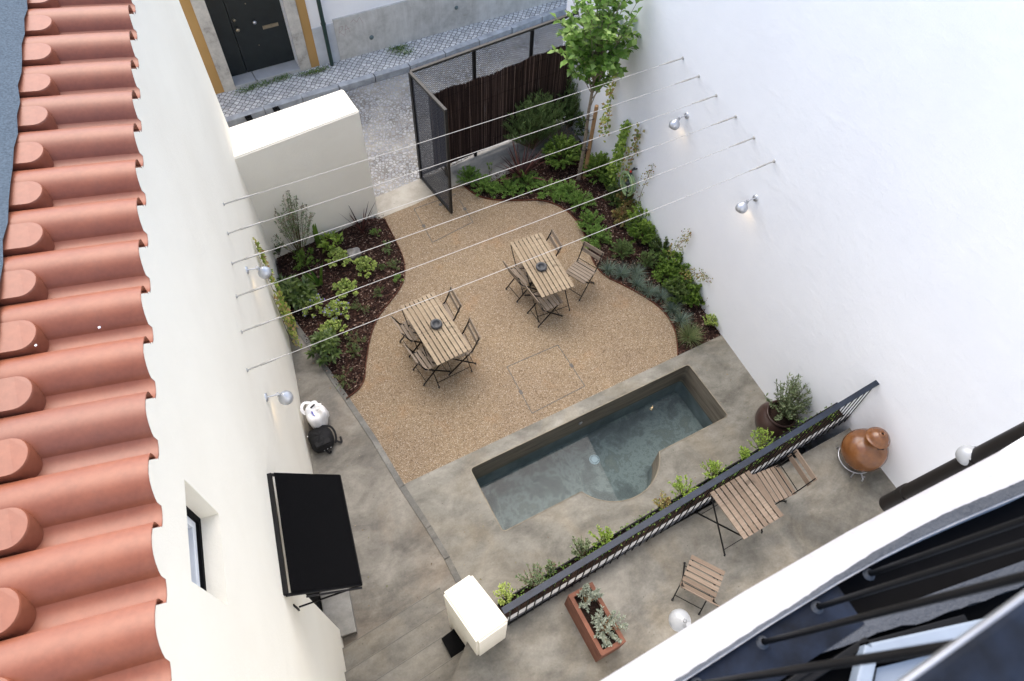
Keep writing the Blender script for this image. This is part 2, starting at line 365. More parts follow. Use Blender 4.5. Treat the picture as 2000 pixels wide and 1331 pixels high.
G['fescue'] = leafmat('blue_grey_grass', [(.07, .11, .085), (.12, .17, .135), (.19, .25, .21), (.10, .13, .07)], .6, .2)
G['grass'] = leafmat('dull_green_grass', [(0.054, 0.088, 0.030), (0.108, 0.147, 0.051), (0.189, 0.206, 0.085)], .6, .2)
G['red'] = leafmat('dark_red_blade', [(.035, .015, .014), (.075, .028, .025), (.13, .055, .045)], .5, .15)
G['bronze'] = leafmat('yellow_bronze_leaf', [(.10, .14, .03), (.25, .26, .06), (.34, .30, .12), (.20, .10, .04)], .5, .3)
G['wisp'] = leafmat('wispy_green_needle', [(.05, .09, .03), (.10, .17, .05), (.18, .26, .09)], .6, .3)
G['pinkgrey'] = leafmat('dusty_brown_flower', [(.18, .12, .10), (.26, .19, .16), (.10, .09, .05)], .8, .2)
G['bronze2'] = leafmat('yellowing_vine_leaf', [(.14, .22, .03), (.28, .34, .06), (.42, .44, .12), (.34, .22, .09)], .5, .35)
G['purple'] = leafmat('violet_flower', [(.20, .16, .42), (.32, .27, .58), (.42, .38, .68)], .7, .3)
G['nandina'] = leafmat('pale_olive_leaf', [(.06, .12, .05), (.12, .20, .08), (.18, .27, .12), (.26, .33, .19), (.22, .15, .11)], .5, .35)

# ============================================================ GROUND AND SETTING
def struct(o): o['kind'] = 'structure'; return o
LA = Vector((-.158, 6.561, 0)); LT = Vector((.173, .985, 0)).normalized(); LN = Vector((.985, -.173, 0)).normalized()
def LW(y, out=0., z=0.):          # a point on the left house wall at world y, moved out from the wall
    p = LA + LT * ((y - LA.y) / LT.y) + LN * out; return Vector((p.x, p.y, z))
RA = Vector((6.32, 3.73, 0)); RT = Vector((.0655, .9979, 0)).normalized(); RN = Vector((-RT.y, RT.x, 0))
def RW(y, out=0., z=0.):
    p = RA + RT * ((y - RA.y) / RT.y) + RN * out; return Vector((p.x, p.y, z))
def xy(v): return (v.x, v.y)
# far ground as a ring around the courtyard
g = MB()
for (x0, y0, x1, y1) in ((-80, 13.25, 80, 120), (-80, -80, 80, -3), (-80, -3, -4.5, 13.25), (10.5, -3, 80, 13.25)):
    g.add([(x0, y0, -.06), (x1, y0, -.06), (x1, y1, -.06), (x0, y1, -.06)], [(0, 1, 2, 3)])
struct(g.build('ground', m_street))
g = MB(); g.prism([(-4.5, 9.62), (-4.5, 9.0), (.29, 9.0), (2.2, 9.05), (3.3, 9.3), (4.5, 9.46), (5.6, 9.58), (6.85, 9.62), (10.5, 9.62), (10.5, 12.93), (4.3, 12.42), (-4.5, 12.15)], -.3, -.02)
struct(g.build('street', m_street))
g = MB(); g.prism([(-4.5, 12.27), (4.3, 12.54), (10.5, 13.05), (10.5, 13.6), (-4.5, 13.6)], -.3, .10)
struct(g.build('pavement', m_side))
# kerb as long stones
k = MB(); kp = [(-4.5, 12.15), (.39, 12.36), (2.0, 12.42), (4.43, 12.44), (7.09, 12.72), (10.5, 13.1)]
acc = 0
for i in range(len(kp) - 1):
    a = Vector((*kp[i], 0)); b = Vector((*kp[i + 1], 0)); L = (b - a).length; n = max(1, round(L / .95))
    for j in range(n):
        p = a.lerp(b, j / n + .004); q = a.lerp(b, (j + 1) / n - .004)
        k.bar((p.x, p.y + .05, -.04), (q.x, q.y + .05, -.04), .145, .30 + U(-.004, .004), bev=.012)
struct(k.build('kerb', m_kerb))
# street threshold and strip under the fence
BEDR = [(906, 364.6), (918, 375), (939, 387), (972, 393), (1020, 393), (1050, 391.6), (1074, 396), (1095, 405), (1116, 420), (1134.5, 444), (1143.5, 468), (1149.5, 492), (1158.5, 513), (1170.5, 531), (1188.6, 545), (1218.6, 558.5), (1254.7, 578), (1287.8, 600.5), (1305.8, 621.6), (1317.8, 645.6), (1322.4, 669.7), (1323.3, 695.2)]
BEDL = [(750.7, 427.7), (774.7, 474.3), (789, 505), (792, 530), (788, 552), (777.7, 570.5), (753.7, 600.5), (735.6, 624.6), (723.6, 657.7), (717.6, 690.7), (714, 720.8), (714, 733), (710, 747), (700, 763), (676.6, 779.7)]
def smooth_poly(pts, it=2):
    pts = [Vector((p[0], p[1])) for p in pts]
    for _ in range(it):
        q = [pts[0]]
        for a, b in zip(pts, pts[1:]): q += [a * .75 + b * .25, a * .25 + b * .75]
        q.append(pts[-1]); pts = q
    return pts
RB = smooth_poly([xy(at(*p)) for p in BEDR]); LB = smooth_poly([xy(at(*p)) for p in BEDL])
c1 = Vector((.54, 3.74))            # corner of gravel, deck and passage
grav = [c1, Vector(xy(at(1323, 695.3)))] + RB[::-1] + [Vector(xy(at(*p))) for p in ((898, 359), (870, 371), (840, 385), (807.8, 400.6), (776, 413), (746, 425.6))] + LB
g = MB(); g.prism([tuple(p) for p in grav], -.1, 0.0); struct(g.build('gravel_paving', m_gravel))
thr = [xy(at(746, 426)), xy(at(807.8, 401)), xy(at(898, 360)), (4.05, 8.78), (3.98, 9.36), (3.3, 9.30), (2.7, 9.24), (2.1, 9.2), (2.15, 8.7)]
g = MB(); g.prism(thr, -.2, -.004); struct(g.build('entrance_slab', m_thr))
g = MB(); g.prism([(3.92, 8.85), (4.4, 8.62), (6.85, 8.9), (6.87, 9.62), (5.6, 9.56), (4.5, 9.44), (3.9, 9.33)], -.2, -.001); struct(g.build('concrete_strip', m_strip))
# joints of the manholes in the gravel
def line_strip(pts, w, z, name, mat, label=None):
    m = MB()
    for a, b in zip(pts, pts[1:]): m.bar((a[0], a[1], z), (b[0], b[1], z), w, .004)
    return m
j = line_strip([(2.82, 4.81), (3.76, 4.8), (3.76, 3.94), (2.78, 3.90), (2.82, 4.81)], .012, .002, '', None)
j.box((3.76, 4.36, .003), (.05, .07, .008)); j.box((2.80, 4.30, .003), (.05, .07, .008))
tag(j.build('manhole_cover', m_joint_shade), 'thin steel outlined square manhole filled with gravel near the pool', 'manhole')
j = line_strip([(2.86, 8.62), (2.83, 7.72), (3.70, 7.84), (3.72, 8.45)], .012, .002, '', None)
j.box((2.85, 8.15, .003), (.06, .06, .008)); j.box((3.71, 8.2, .003), (.06, .06, .008)); j.box((3.35, 8.5, .003), (.06, .06, .008))
j.bar((2.86, 8.62, .002), (3.72, 8.62, .002), .012, .004)
tag(j.build('manhole_cover', m_joint_shade), 'thin steel outlined manhole filled with gravel beside the open gate', 'manhole')
# beds
lbed = [tuple(p) for p in LB] + [xy(at(674, 778)), xy(at(640, 728)), xy(at(600, 668)), xy(at(565, 617)), (.02, 7.45), (.31, 9.0), (2.3, 8.72)]
g = MB(); g.prism(lbed, -.2, -.012); struct(g.build('mulched_bed', m_mulch))
rbed = [tuple(p) for p in RB] + [xy(at(1408, 656)), (6.35, 3.75), (6.46, 5.2), (6.62, 7.6), (6.75, 9.1), (6.2, 9.0), (4.6, 8.75), (3.95, 8.75)]
g = MB(); g.prism(rbed, -.2, -.010); struct(g.build('mulched_bed', m_mulch))
# steel edging round the beds
for pts, lab in ((LB, 'thin rusty steel edging along the left planting bed'), (RB, 'thin rusty steel edging along the right planting bed')):
    e = MB()
    for a, b in zip(pts, pts[1:]): e.bar((a.x, a.y, 0), (b.x, b.y, 0), .008, .06)
    tag(e.build('bed_edging', m_edge), lab, 'edging')
# bark chips loose on top of both beds
def inside(p, poly):
    c = False; n = len(poly)
    for i in range(n):
        a, b = poly[i], poly[(i + 1) % n]
        if (a[1] > p[1]) != (b[1] > p[1]) and p[0] < (b[0] - a[0]) * (p[1] - a[1]) / (b[1] - a[1]) + a[0]: c = not c
    return c
ch = MB()
for poly, n in ((lbed, 5200), (rbed, 6500)):
    xs = [p[0] for p in poly]; ys = [p[1] for p in poly]; k = 0
    while k < n:
        p = (U(min(xs), max(xs)), U(min(ys), max(ys)))
        if not inside(p, poly): continue
        k += 1; a = U(0, 2 * pi); L = U(.012, .05)
        ch.leaf(Vector((p[0], p[1], U(-.008, .02))), Vector((cos(a), sin(a), U(-.3, .5))), Vector((U(-.4, .4), U(-.4, .4), 1)), L, L * U(.3, .6), .05, 0, U(0, 1) ** 1.7)
tag(ch.build('bark_chips', m_chip), 'loose bark chips scattered over the planting beds', 'mulch', kind='stuff')
# concrete floors
poolr = []
def arc(cx, cy, r, a0, a1, n): return [(cx + r * cos(radians(a0 + (a1 - a0) * i / n)), cy + r * sin(radians(a0 + (a1 - a0) * i / n))) for i in range(n + 1)]
x0, x1, y0, y1 = 1.535, 5.475, 2.475, 3.515; r = .05
bul = [(2.81 + (4.17 - 2.81) * i / 24, 0) for i in range(25)]
cxb, hw, dep = 3.49, .68, .425; Rb = (hw * hw + dep * dep) / (2 * dep); cyb = y0 - dep + Rb
bulge = [(cxb + Rb * sin(t), cyb - Rb * cos(t)) for t in [(-1 + 2 * i / 24) * math.asin(hw / Rb) for i in range(25)]]
pool = arc(x0 + r, y0 + r, r, 180, 270, 5) + bulge + arc(x1 - r, y0 + r, r, 270, 360, 5) + arc(x1 - r, y1 - r, r, 0, 90, 5) + arc(x0 + r, y1 - r, r, 90, 180, 5)
deck = [(.56, 3.74), (.71, 2.12), (.72, 1.35), (6.17, 1.35), (6.33, 3.738)]
deck = [(.72, 1.30), (6.17, 1.30), (6.34, 3.735), (.56, 3.74), (.68, 2.3)]
g = MB(); g.prism(deck, -.12, .002, holes=[pool], bottom=False, sides=False)
g.add([(p[0], p[1], z) for z in (-.12, .002) for p in deck], [(i, (i + 1) % 5, 5 + (i + 1) % 5, 5 + i) for i in range(5)]); struct(g.build('pool_deck', m_deck))
g = MB(); pas = [xy(LW(1.0)), (.72, 1.0), (.74, 2.2), (.60, 3.74), xy(at(676, 780)), xy(at(640, 728)), xy(at(600, 668)), xy(at(565, 619)), xy(LW(7.5, 0)), xy(LW(4))]
g.prism(pas, -.15, -.005); struct(g.build('passage_floor', m_pass))
kb = MB(); kk = [xy(at(563, 619)), xy(at(600, 672)), xy(at(640, 730)), xy(at(676, 782)), xy(at(730, 862)), (.525, 3.72), (.62, 3.0), (.67, 2.5), (.69, 1.6)]
for a, b in zip(kk, kk[1:]): 
    a = Vector((*a, 0)); b = Vector((*b, 0)); d = (b - a).normalized() * .01; n = Vector((-d.y, d.x, 0)).normalized() * .03
    kb.bar(a - d + n * .6, b + d + n * .6, .085, .018, bev=.004)
struct(kb.build('curb', m_kerbc))
# pool
PD = empty('plunge_pool', (3.5, 3, -1), label='long narrow plunge pool with a rounded bay set into the concrete deck', cat='pool')
def par(o, p): o.parent = p; o.matrix_parent_inverse = Matrix.Translation(-Vector(p.location)) if not p.rotation_euler.z else p.matrix_world.inverted(); return o
w = MB(); n = len(pool)
vs = [(p[0], p[1], -1.0) for p in pool] + [(p[0], p[1], .0015) for p in pool]
w.add([(x, y, max(z, -.53)) for x, y, z in vs], [((i + 1) % n, i, n + i, n + (i + 1) % n) for i in range(n)], smooth=False)
par(w.build('pool_wall', m_poolw), PD)
w = MB(); w.add([(x, y, min(z, -.53)) for x, y, z in vs], [((i + 1) % n, i, n + i, n + (i + 1) % n) for i in range(n)], smooth=False)
par(w.build('submerged_wall', simple('lightened_blue_grey_concrete', (.22, .25, .25), .6, .3, var=.3, sc=3)), PD)  # wall colour lightened below the water to make up for missing light
w = MB(); w.prism(pool, -1.1, -.88, bottom=False, sides=False); 
def inset(poly, d):
    out = []; n = len(poly)
    for i in range(n):
        a = Vector(poly[i - 1]); b = Vector(poly[i]); c = Vector(poly[(i + 1) % n]); e = ((b - a).normalized() + (c - b).normalized()); e.normalize(); out.append((b.x - e.y * d, b.y + e.x * d))
    return out
par(w.build('pool_floor', m_poolf), PD)
w = MB(); w.prism(inset(pool, .002), -.5, -.5, bottom=False, sides=False); par(w.build('water', m_water), PD)
w = MB(); rim_in = pool; rim_out = inset(pool, -.014); n = len(pool)
w.add([(p[0], p[1], .006) for p in rim_in] + [(p[0], p[1], .006) for p in rim_out] + [(p[0], p[1], -.03) for p in rim_in] + [(p[0], p[1], .001) for p in rim_out],
      [f for i in range(n) for f in ((i, n + i, n + (i + 1) % n, (i + 1) % n), (n + i, 3 * n + i, 3 * n + (i + 1) % n, n + (i + 1) % n))])
par(w.build('pool_rim', simple('worn_rim_concrete', (.20, .175, .13), .6, .3, var=.3, sc=6)), PD)
w = MB(); dp = at(1161, 898, -.87); w.lathe([(0, .012), (.075, .012), (.085, .0)], dp, 28)
dr = par(w.build('drain_cover', simple('pale_blue_drain_plastic', (.45, .55, .58), .5, .3, var=.03)), PD)
w = MB()
for i in range(16):
    a = 2 * pi * i / 16; w.box(dp + Vector((cos(a) * .062, sin(a) * .062, .0135)), (.016, .009, .003), a)
w = w.build('drain_slot', m_dark, dr)
w = MB(); w.lathe([(.012, 0), (.035, .004), (.035, .012), (.02, .018), (0, .018)], (3.45, 3.512, -.25), 16, Matrix.Rotation(radians(90), 3, 'X')); par(w.build('water_inlet', m_alu), PD)
# terrace, steps
terr = [(.15, .45), (.13, .05), (6.1, .05), (6.2, 1.27), (.40, 1.27), (.40, 1.02)]
g = MB(); g.prism([(.10, -.03), (6.08, -.03), (6.185, 1.26), (.42, 1.26), (.10, .98)], -.05, 1.2); struct(g.build('terrace_floor', m_terr))
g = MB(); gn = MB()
for i in range(6):
    ya = 2.10 - .30 * i; z = .17 * (i + 1); 
    A = LW(ya - .05); B = LW(ya - .35 if i < 5 else -.1)
    g.box(((A.x + .1 + .42) / 2 - .15, (ya + ya - .33) / 2 - (.25 if i == 5 else 0), z - .1), (1.62, .33 + (.5 if i == 5 else 0), .2), Matrix.Rotation(radians(4.5), 3, 'Z'), bev=.008)
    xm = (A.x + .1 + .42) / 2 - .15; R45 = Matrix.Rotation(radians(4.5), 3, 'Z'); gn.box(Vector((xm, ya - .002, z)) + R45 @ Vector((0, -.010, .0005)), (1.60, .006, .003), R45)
struct(g.build('steps', m_step)); struct(gn.build('step_shadow_line', m_joint_shade))  # thin shadow lines at the nosings, laid on as dark strips
b = MB(); bp = [xy(at(863, 1250, .51)), xy(at(893, 1227, .51)), xy(at(917, 1262, .51)), xy(at(883, 1288, .51))]
b.prism(bp, .50, .60)
tag(b.build('drain_grate', m_dark), 'black square grate on the steps beside the white pillar', 'grate')

# ============================================================ BUILDINGS
def thing(name, loc, label, cat, **k): return empty(name, loc, label=label, cat=cat, **k)
def wall_mesh(org, t, nrm, poly, holes, depth, thick):
    """front face of a wall in (s, z) coordinates with holes, reveals of the given depth, and a solid back"""
    m = MB(); loops = [[Vector((p[0], p[1], 0)) for p in poly]] + [[Vector((p[0], p[1], 0)) for p in h] for h in holes]
    P = lambda s, z, o=0.: Vector(org) + Vector(t) * s + Vector(nrm) * o + Vector((0, 0, z))
    tris = tessellate_polygon(loops); flat = [p for l in loops for p in l]
    m.add([P(p.x, p.y) for p in flat], tris)
    for h in holes:
        k = len(h); vs = [P(p[0], p[1]) for p in h] + [P(p[0], p[1], -depth) for p in h]
        m.add(vs, [(i, (i + 1) % k, k + (i + 1) % k, k + i) for i in range(k)])
    k = len(poly); vs = [P(p[0], p[1]) for p in poly] + [P(p[0], p[1], -thick) for p in poly]
    m.add(vs, [(i, (i + 1) % k, k + (i + 1) % k, k + i) for i in range(k)] + [tuple(range(k, 2 * k))])
    return m, P
LO = Vector((LA.x, LA.y, 0))
def sL(y): return (y - LA.y) / LT.y
H = thing('left_house', LW(3, 0), 'cream plastered house with terracotta tile eaves, small window and awning', 'house')
ys0, ys1 = -2.0, 9.23
win = [(sL(1.60), 4.81), (sL(2.22), 4.81), (sL(2.22), 5.45), (sL(1.60), 5.45)]
door = [(sL(2.29), .05), (sL(3.05), .05), (sL(3.05), 2.12), (sL(2.29), 2.12)]
m, PL = wall_mesh(LO, LT, LN, [(sL(ys0), -.3), (sL(ys1), -.3), (sL(ys1), 6.60), (sL(ys0), 6.60)], [win, door], .30, 5.0)
par(m.build('wall', m_cream), H)
def Rot(t, n): return Matrix((t, n, Vector((0, 0, 1)))).transposed()
RL = Rot(LT, LN)
m = MB()
s0, s1, z0, z1 = win[0][0], win[1][0], 4.81, 5.45; dp_ = -.155
for (a, b, c, d) in ((s0, s1, z0 + .02, .04), (s0, s1, z1 - .02, .04)): m.box(PL((a + b) / 2, c, dp_), (b - a, .07, .04), RL)
for a in (s0 + .02, s1 - .02): m.box(PL(a, (z0 + z1) / 2, dp_), (.04, .07, z1 - z0 - .08), RL)
wf = par(m.build('window_frame', m_dark), H)
m = MB()
for c in (z0 + .07, z1 - .07): m.box(PL((s0 + s1) / 2, c, dp_ - .012), (s1 - s0 - .09, .05, .06), RL, bev=.006)
for a in (s0 + .065, s1 - .065): m.box(PL(a, (z0 + z1) / 2, dp_ - .010), (.055, .05, z1 - z0 - .09), RL, bev=.006)
c_ = par(m.build('window', m_pvc), H)
m = MB(); m.box(PL((s0 + s1) / 2, (z0 + z1) / 2, dp_ - .035), (s1 - s0 - .16, .01, z1 - z0 - .2), RL); par(m.build('pane', m_glass, c_), c_)
m = MB(); m.box(PL((door[0][0] + door[1][0]) / 2, 1.08, -.20), (.80, .05, 2.1), RL); par(m.build('door', m_dark), H)
m = MB(); m.box(PL((sL(2.20) + sL(2.99)) / 2, .06, .02), (.80, .36, .12), RL, bev=.01); par(m.build('door_sill', m_strip), H)
# eaves tiles
PIT = .3035; EO = .30
prof = [(-.010, .0), (-.012, .045), (-.006, .062), (.02, .079), (.055, .091), (.095, .093), (.130, .083), (.160, .064), (.183, .040), (.197, .017), (.212, .006), (.24, .0), (.27, .001), (.292, .008), (.303, .014)]
SLP = .105
def tile_mesh(L=.95, seed=0):
    m = MB(); cols = 10; vs = []
    for j in range(cols + 1):
        t = j / cols; l = t * L
        for (u, z) in prof:
            bow = .0 if j else -.004
            e = .0 if u < .2 else .012
            vs.append((-u, -(l - (e if j == 0 else 0)), z + l * SLP + bow))
    k = len(prof)
    r_ = U(0, 1)
    for lo, hi in ((0, 2), (2, 9), (9, k - 1)):
        ww = hi - lo + 1; v2 = [vs[j * k + i] for j in range(cols + 1) for i in range(lo, hi + 1)]
        m.add(v2, [(j * ww + i, j * ww + i + 1, (j + 1) * ww + i + 1, (j + 1) * ww + i) for j in range(cols) for i in range(ww - 1)], True, r=r_)
    # thickness at the eave end
    th = [(-u, (.012 if u >= .2 else 0), z) for u, z in prof] + [(-u, (.012 if u >= .2 else 0) - .004, z - .016) for u, z in prof]
    m.add(th, [(i + 1, i, k + i, k + i + 1) for i in range(k - 1)], False)
    lip = []
    return m
def plug_mesh():
    m = MB(); pts = [(-.085, -1.0)]; wv = .082; cu = -.200
    out = [(cu + wv, -1.0)] + [(cu + wv * cos(a), -.50 + wv * .9 * sin(a)) for a in [radians(10 * i) for i in range(0, 19)]] + [(cu - wv, -1.0)]
    top = [(x, y, .093 + .006 * cos((x - cu) / wv * 1.5) + (-y) * SLP) for x, y in out]; bot = [(cu + (x - cu) * 1.06, y + (.012 if y > -.9 else 0), -.02 + (-y) * SLP) for x, y in out]
    k = len(out); m.add(top, [tuple(range(k))], False)
    rim = [(cu + (x - cu) * 1.02, y + .003, z - .008) for x, y, z in top]
    m.add(top + rim, [(i, k + i, k + i + 1, i + 1) for i in range(k - 1)], True)
    m.add(rim + bot, [(i, k + i, k + i + 1, i + 1) for i in range(k - 1)], True)
    return m
E0 = LW(2.31, EO, 6.77 - .066)
tile_src = [tile_mesh() for _ in range(4)]
tobj = []; 
RLt = Matrix((LT, LN, Vector((0, 0, 1)))).transposed()
plugm = plug_mesh()
H_inv = Matrix.Translation(-Vector(H.location))
for i in range(-10, 12):
    pos = E0 + LT * (PIT * i) + Vector((0, 0, U(-.003, .003)))
    rot = (RLt @ Matrix.Rotation(U(-.006, .006), 3, 'Z')).to_4x4()
    if len(tobj) < 4:
        t = tile_src[len(tobj)].build('roof_tile', m_tile); p = plugm.build('tile_plug', m_tile) if not tobj else tobj[0][1].copy()
        if tobj: COL.objects.link(p)
        tobj.append((t, p))
    else:
        s = tobj[rng.randrange(4)]; t = s[0].copy(); p = s[1].copy(); COL.objects.link(t); COL.objects.link(p)
    t.matrix_basis = Matrix.Translation(pos) @ rot; t.parent = H; t.matrix_parent_inverse = H_inv.copy()
    p.matrix_basis = Matrix.Translation((0, U(-.015, .015), 0)); p.parent = t
# mortar under plugs and a felt strip, soffit
m = MB(); m.box(PL(sL(3), 6.60, .09), (11, .20, .08), RL); par(m.build('eave_soffit', m_cream), H)
m = MB(); fe = []
NF = 90; rows = 7
for j in range(rows):
    for i in range(NF + 1):
        s_ = -6 + 12 * i / NF; l = .568 + j * .12 + (.004 * sin(s_ * 3.1) + U(-.004, .004) if j == 0 else 0)
        z = .132 + l * SLP + .010 * sin(s_ * 2 * pi / PIT) * (1 if j < 3 else .4) + U(-.003, .003) - (.02 if j == 0 else 0)
        fe.append(E0 + LT * s_ - LN * (l) + Vector((0, 0, z)))
m.add(fe, [(j * (NF + 1) + i, j * (NF + 1) + i + 1, (j + 1) * (NF + 1) + i + 1, (j + 1) * (NF + 1) + i) for j in range(rows - 1) for i in range(NF)], True)
par(m.build('roofing_felt', m_felt), H)
m = MB()
for (px, py) in ((194, 640), (70, 675)):
    d = ray(px, py); k_ = (6.83 - CAM.z) / d.z; p = CAM + d * k_; m = MB()
    m.box(p, (.010, .008, .004), U(0, 3)); par(m.build('lime_spot', m_white), H)
# awning
A = thing('awning', LW(2.6, 0, 3), 'black fabric awning on a steel frame over the side door', 'awning')
i1, i0 = LW(3.21, .015, 3.10), LW(2.045, .015, 3.12); o1, o0 = Vector((-.135, 2.97, 2.91)), Vector((-.325, 1.885, 2.91))
i1.z = 3.09; i0.z = 3.11
m = MB(); nn = 12; vs = []
for a in range(nn + 1):
    for b in range(nn + 1):
        p = i0.lerp(i1, b / nn).lerp(o0.lerp(o1, b / nn), a / nn) + Vector((0, 0, -.012 * sin(pi * a / nn) * sin(pi * b / nn) + .012)); vs.append(p + LN * .05 * (1 - a / nn))
m.add(vs, [(a * (nn + 1) + b, (a + 1) * (nn + 1) + b, (a + 1) * (nn + 1) + b + 1, a * (nn + 1) + b + 1) for a in range(nn) for b in range(nn)], True)
m.bar(o0 + Vector((0, 0, -.02)), o1 + Vector((0, 0, -.02)), .012, .07)
par(m.build('awning_fabric', m_fabric), A)
m = MB()
for (p, q) in ((i0, o0), (i1, o1)): m.bar(p - Vector((0, 0, .01)), q - Vector((0, 0, .02)), .025, .025)
m.bar(i0, i1, .05, .05); m.bar(o0 - Vector((0, 0, .01)), o1 - Vector((0, 0, .01)), .025, .025)
for (p, q) in ((i0, o0),): m.bar(p + (q - p) * .25 - LT * .035 - Vector((0, 0, .03)), q - LT * .03 - Vector((0, 0, .03)), .016, .016)
par(m.build('awning_frame', m_blackm), A)
for (q, yy) in ((o0, 2.03), (o1, 3.22)):
    m = MB(); p = LW(yy, .03, 2.66); m.bar(p, q + Vector((0, 0, -.05)), .014, .014); m.bar(LW(yy, .008, 2.56), LW(yy, .008, 2.78), .02, .012); par(m.build('brace', m_blackm), A)
# right wall
m, PR = wall_mesh(Vector((RA.x, RA.y, 0)), RT, RN, [(-4.6, -.3), (6.3, -.3), (6.3, 7.5), (3.3, 7.7), (-4.6, 9.2)], [], 0, 1.2)
tag(m.build('neighbour_wall', m_white), 'tall white plastered side wall of the neighbouring building on the right', 'wall')
# low cream wall
m = MB(); lw = [(.12, 8.60), (2.225, 8.80), (2.18, 9.40), (.24, 9.27)]
bm = bmesh.new(); b_ = [bm.verts.new((x, y, -.2)) for x, y in lw]; t_ = [bm.verts.new((x, y, z)) for (x, y), z in zip(lw, (2.30, 2.31, 2.33, 2.33))]
bm.faces.new(t_); 
for i in range(4): bm.faces.new((b_[i], b_[(i + 1) % 4], t_[(i + 1) % 4], t_[i]))
bmesh.ops.bevel(bm, geom=[e for e in bm.edges if e.verts[0].co.z > 0 or e.verts[1].co.z > 0], offset=.018, segments=3, affect='EDGES'); bm.verts.index_update()
m.add([v.co for v in bm.verts], [[v.index for v in f.verts] for f in bm.faces]); bm.free()
tag(m.build('garden_wall', m_cream2), 'thick low cream wall closing the courtyard towards the street', 'wall')
# pillar by the steps
m = MB(); pl = [(.445, 1.045), (.825, 1.085), (.69, 1.69), (.34, 1.65)]
bm = bmesh.new(); b_ = [bm.verts.new((x, y, -.1)) for x, y in pl]; t_ = [bm.verts.new((x, y, 2.1)) for (x, y) in pl]
bm.faces.new(t_)
for i in range(4): bm.faces.new((b_[i], b_[(i + 1) % 4], t_[(i + 1) % 4], t_[i]))
bmesh.ops.bevel(bm, geom=[e for e in bm.edges if e.verts[0].co.z > 0 or e.verts[1].co.z > 0], offset=.022, segments=4, affect='EDGES'); bm.verts.index_update()
m.add([v.co for v in bm.verts], [[v.index for v in f.verts] for f in bm.faces]); bm.free()
tag(m.build('pillar', m_cream2), 'squat cream plastered pillar at the end of the terrace railing', 'pillar')
# house across the street
X = thing('house_across_street', (3, 13.3, 0), 'white house across the street with ochre bands and a dark door', 'house')
PX = lambda s, z, o=0.: Vector((s, 13.3 - o, z))
m, _ = wall_mesh((0, 13.3, 0), (1, 0, 0), (0, -1, 0), [(-5, -.1), (11, -.1), (11, 4.6), (-5, 4.6)], [[(.87, .05), (2.26, .05), (2.26, 2.45), (.87, 2.45)]], .34, 5); par(m.build('wall', plaster('street_house_plaster', (.88, .88, .88), (.78, .78, .79))), X)
def slab(name, s0, s1, z0, z1, th, mat, bev=0, parent=X):
    m = MB(); m.box(((s0 + s1) / 2, 13.3 - th / 2, (z0 + z1) / 2), (s1 - s0, th, z1 - z0), bev=bev); return par(m.build(name, mat), parent)
slab('painted_band', .40, .63, .08, 3.2, .02, m_yellow); slab('painted_band', 2.50, 2.69, .08, 3.2, .02, m_yellow)
slab('painted_band', -5, .40, .08, 3.2, .012, m_yellow)
fm = MB()
fm.box((.75, 13.36, 1.33), (.24, .22, 2.5), bev=.012); fm.box((2.38, 13.36, 1.33), (.24, .22, 2.5), bev=.012); fm.box((1.565, 13.36, 2.62), (1.85, .22, .24), bev=.012)
par(fm.build('door_frame', m_stone), X)
m = MB(); m.box((1.09, 13.46, .12), (.43, .42, .12), bev=.01); m.box((1.79, 13.46, .12), (.94, .42, .12), bev=.01); par(m.build('door_step', m_marble), X)
for (s0, s1, nm) in ((.875, 1.215, 'narrow'), (1.225, 2.255, 'wide')):
    m = MB(); m.box(((s0 + s1) / 2, 13.60, 1.32), (s1 - s0, .05, 2.26), bev=.006); D = par(m.build('door_leaf', m_door), X)
    if nm == 'wide':
        m = MB(); RX = Matrix.Rotation(radians(90), 3, 'X')
        m.lathe([(.02, .0), (.02, .03), (.038, .04), (.042, .06), (.03, .08), (0, .084)], (1.30, 13.575, 1.17), 16, RX); m.lathe([(.02, .0), (.022, .02), (.03, .05), (0, .06)], (1.30, 13.575, 1.37), 16, RX)
        par(m.build('door_knob', m_brass), D)
        m = MB(); m.lathe([(.02, .0), (.02, .03), (.036, .035), (.04, .05), (.03, .065), (0, .07)], (1.66, 13.575, 1.23), 16, RX); par(m.build('door_knob', m_alu), D)
        m = MB(); m.box((1.95, 13.57, 1.06), (.32, .015, .075), bev=.003); m.box((1.95, 13.56, 1.06), (.27, .012, .045), bev=.003); par(m.build('letter_slot', m_brass), D)
        m = MB(); m.lathe([(.012, 0), (.012, .01), (0, .012)], (1.60, 13.575, 1.62), 12, RX); m.lathe([(.01, 0), (.01, .008), (0, .009)], (1.62, 13.575, .72), 12, RX); par(m.build('peephole', m_brass), D)
slab('dado', 2.69, 3.16, .08, .95, .03, simple('pale_grey_paint', (.48, .50, .52), .8, .2, var=.12, sc=4)); dd = slab('dado', 3.16, 11, .08, 1.04, .045, m_dado)
m = MB(); RX = Matrix.Rotation(radians(90), 3, 'X'); m.lathe([(.05, 0), (.05, .008), (0, .01)], (3.92, 13.256, .44), 18, RX); m.lathe([(.045, 0), (.045, .008), (0, .01)], (5.96, 13.256, .60), 18, RX); par(m.build('vent_cap', simple('verdigris_cap', (.13, .17, .17), .7, .3)), dd)
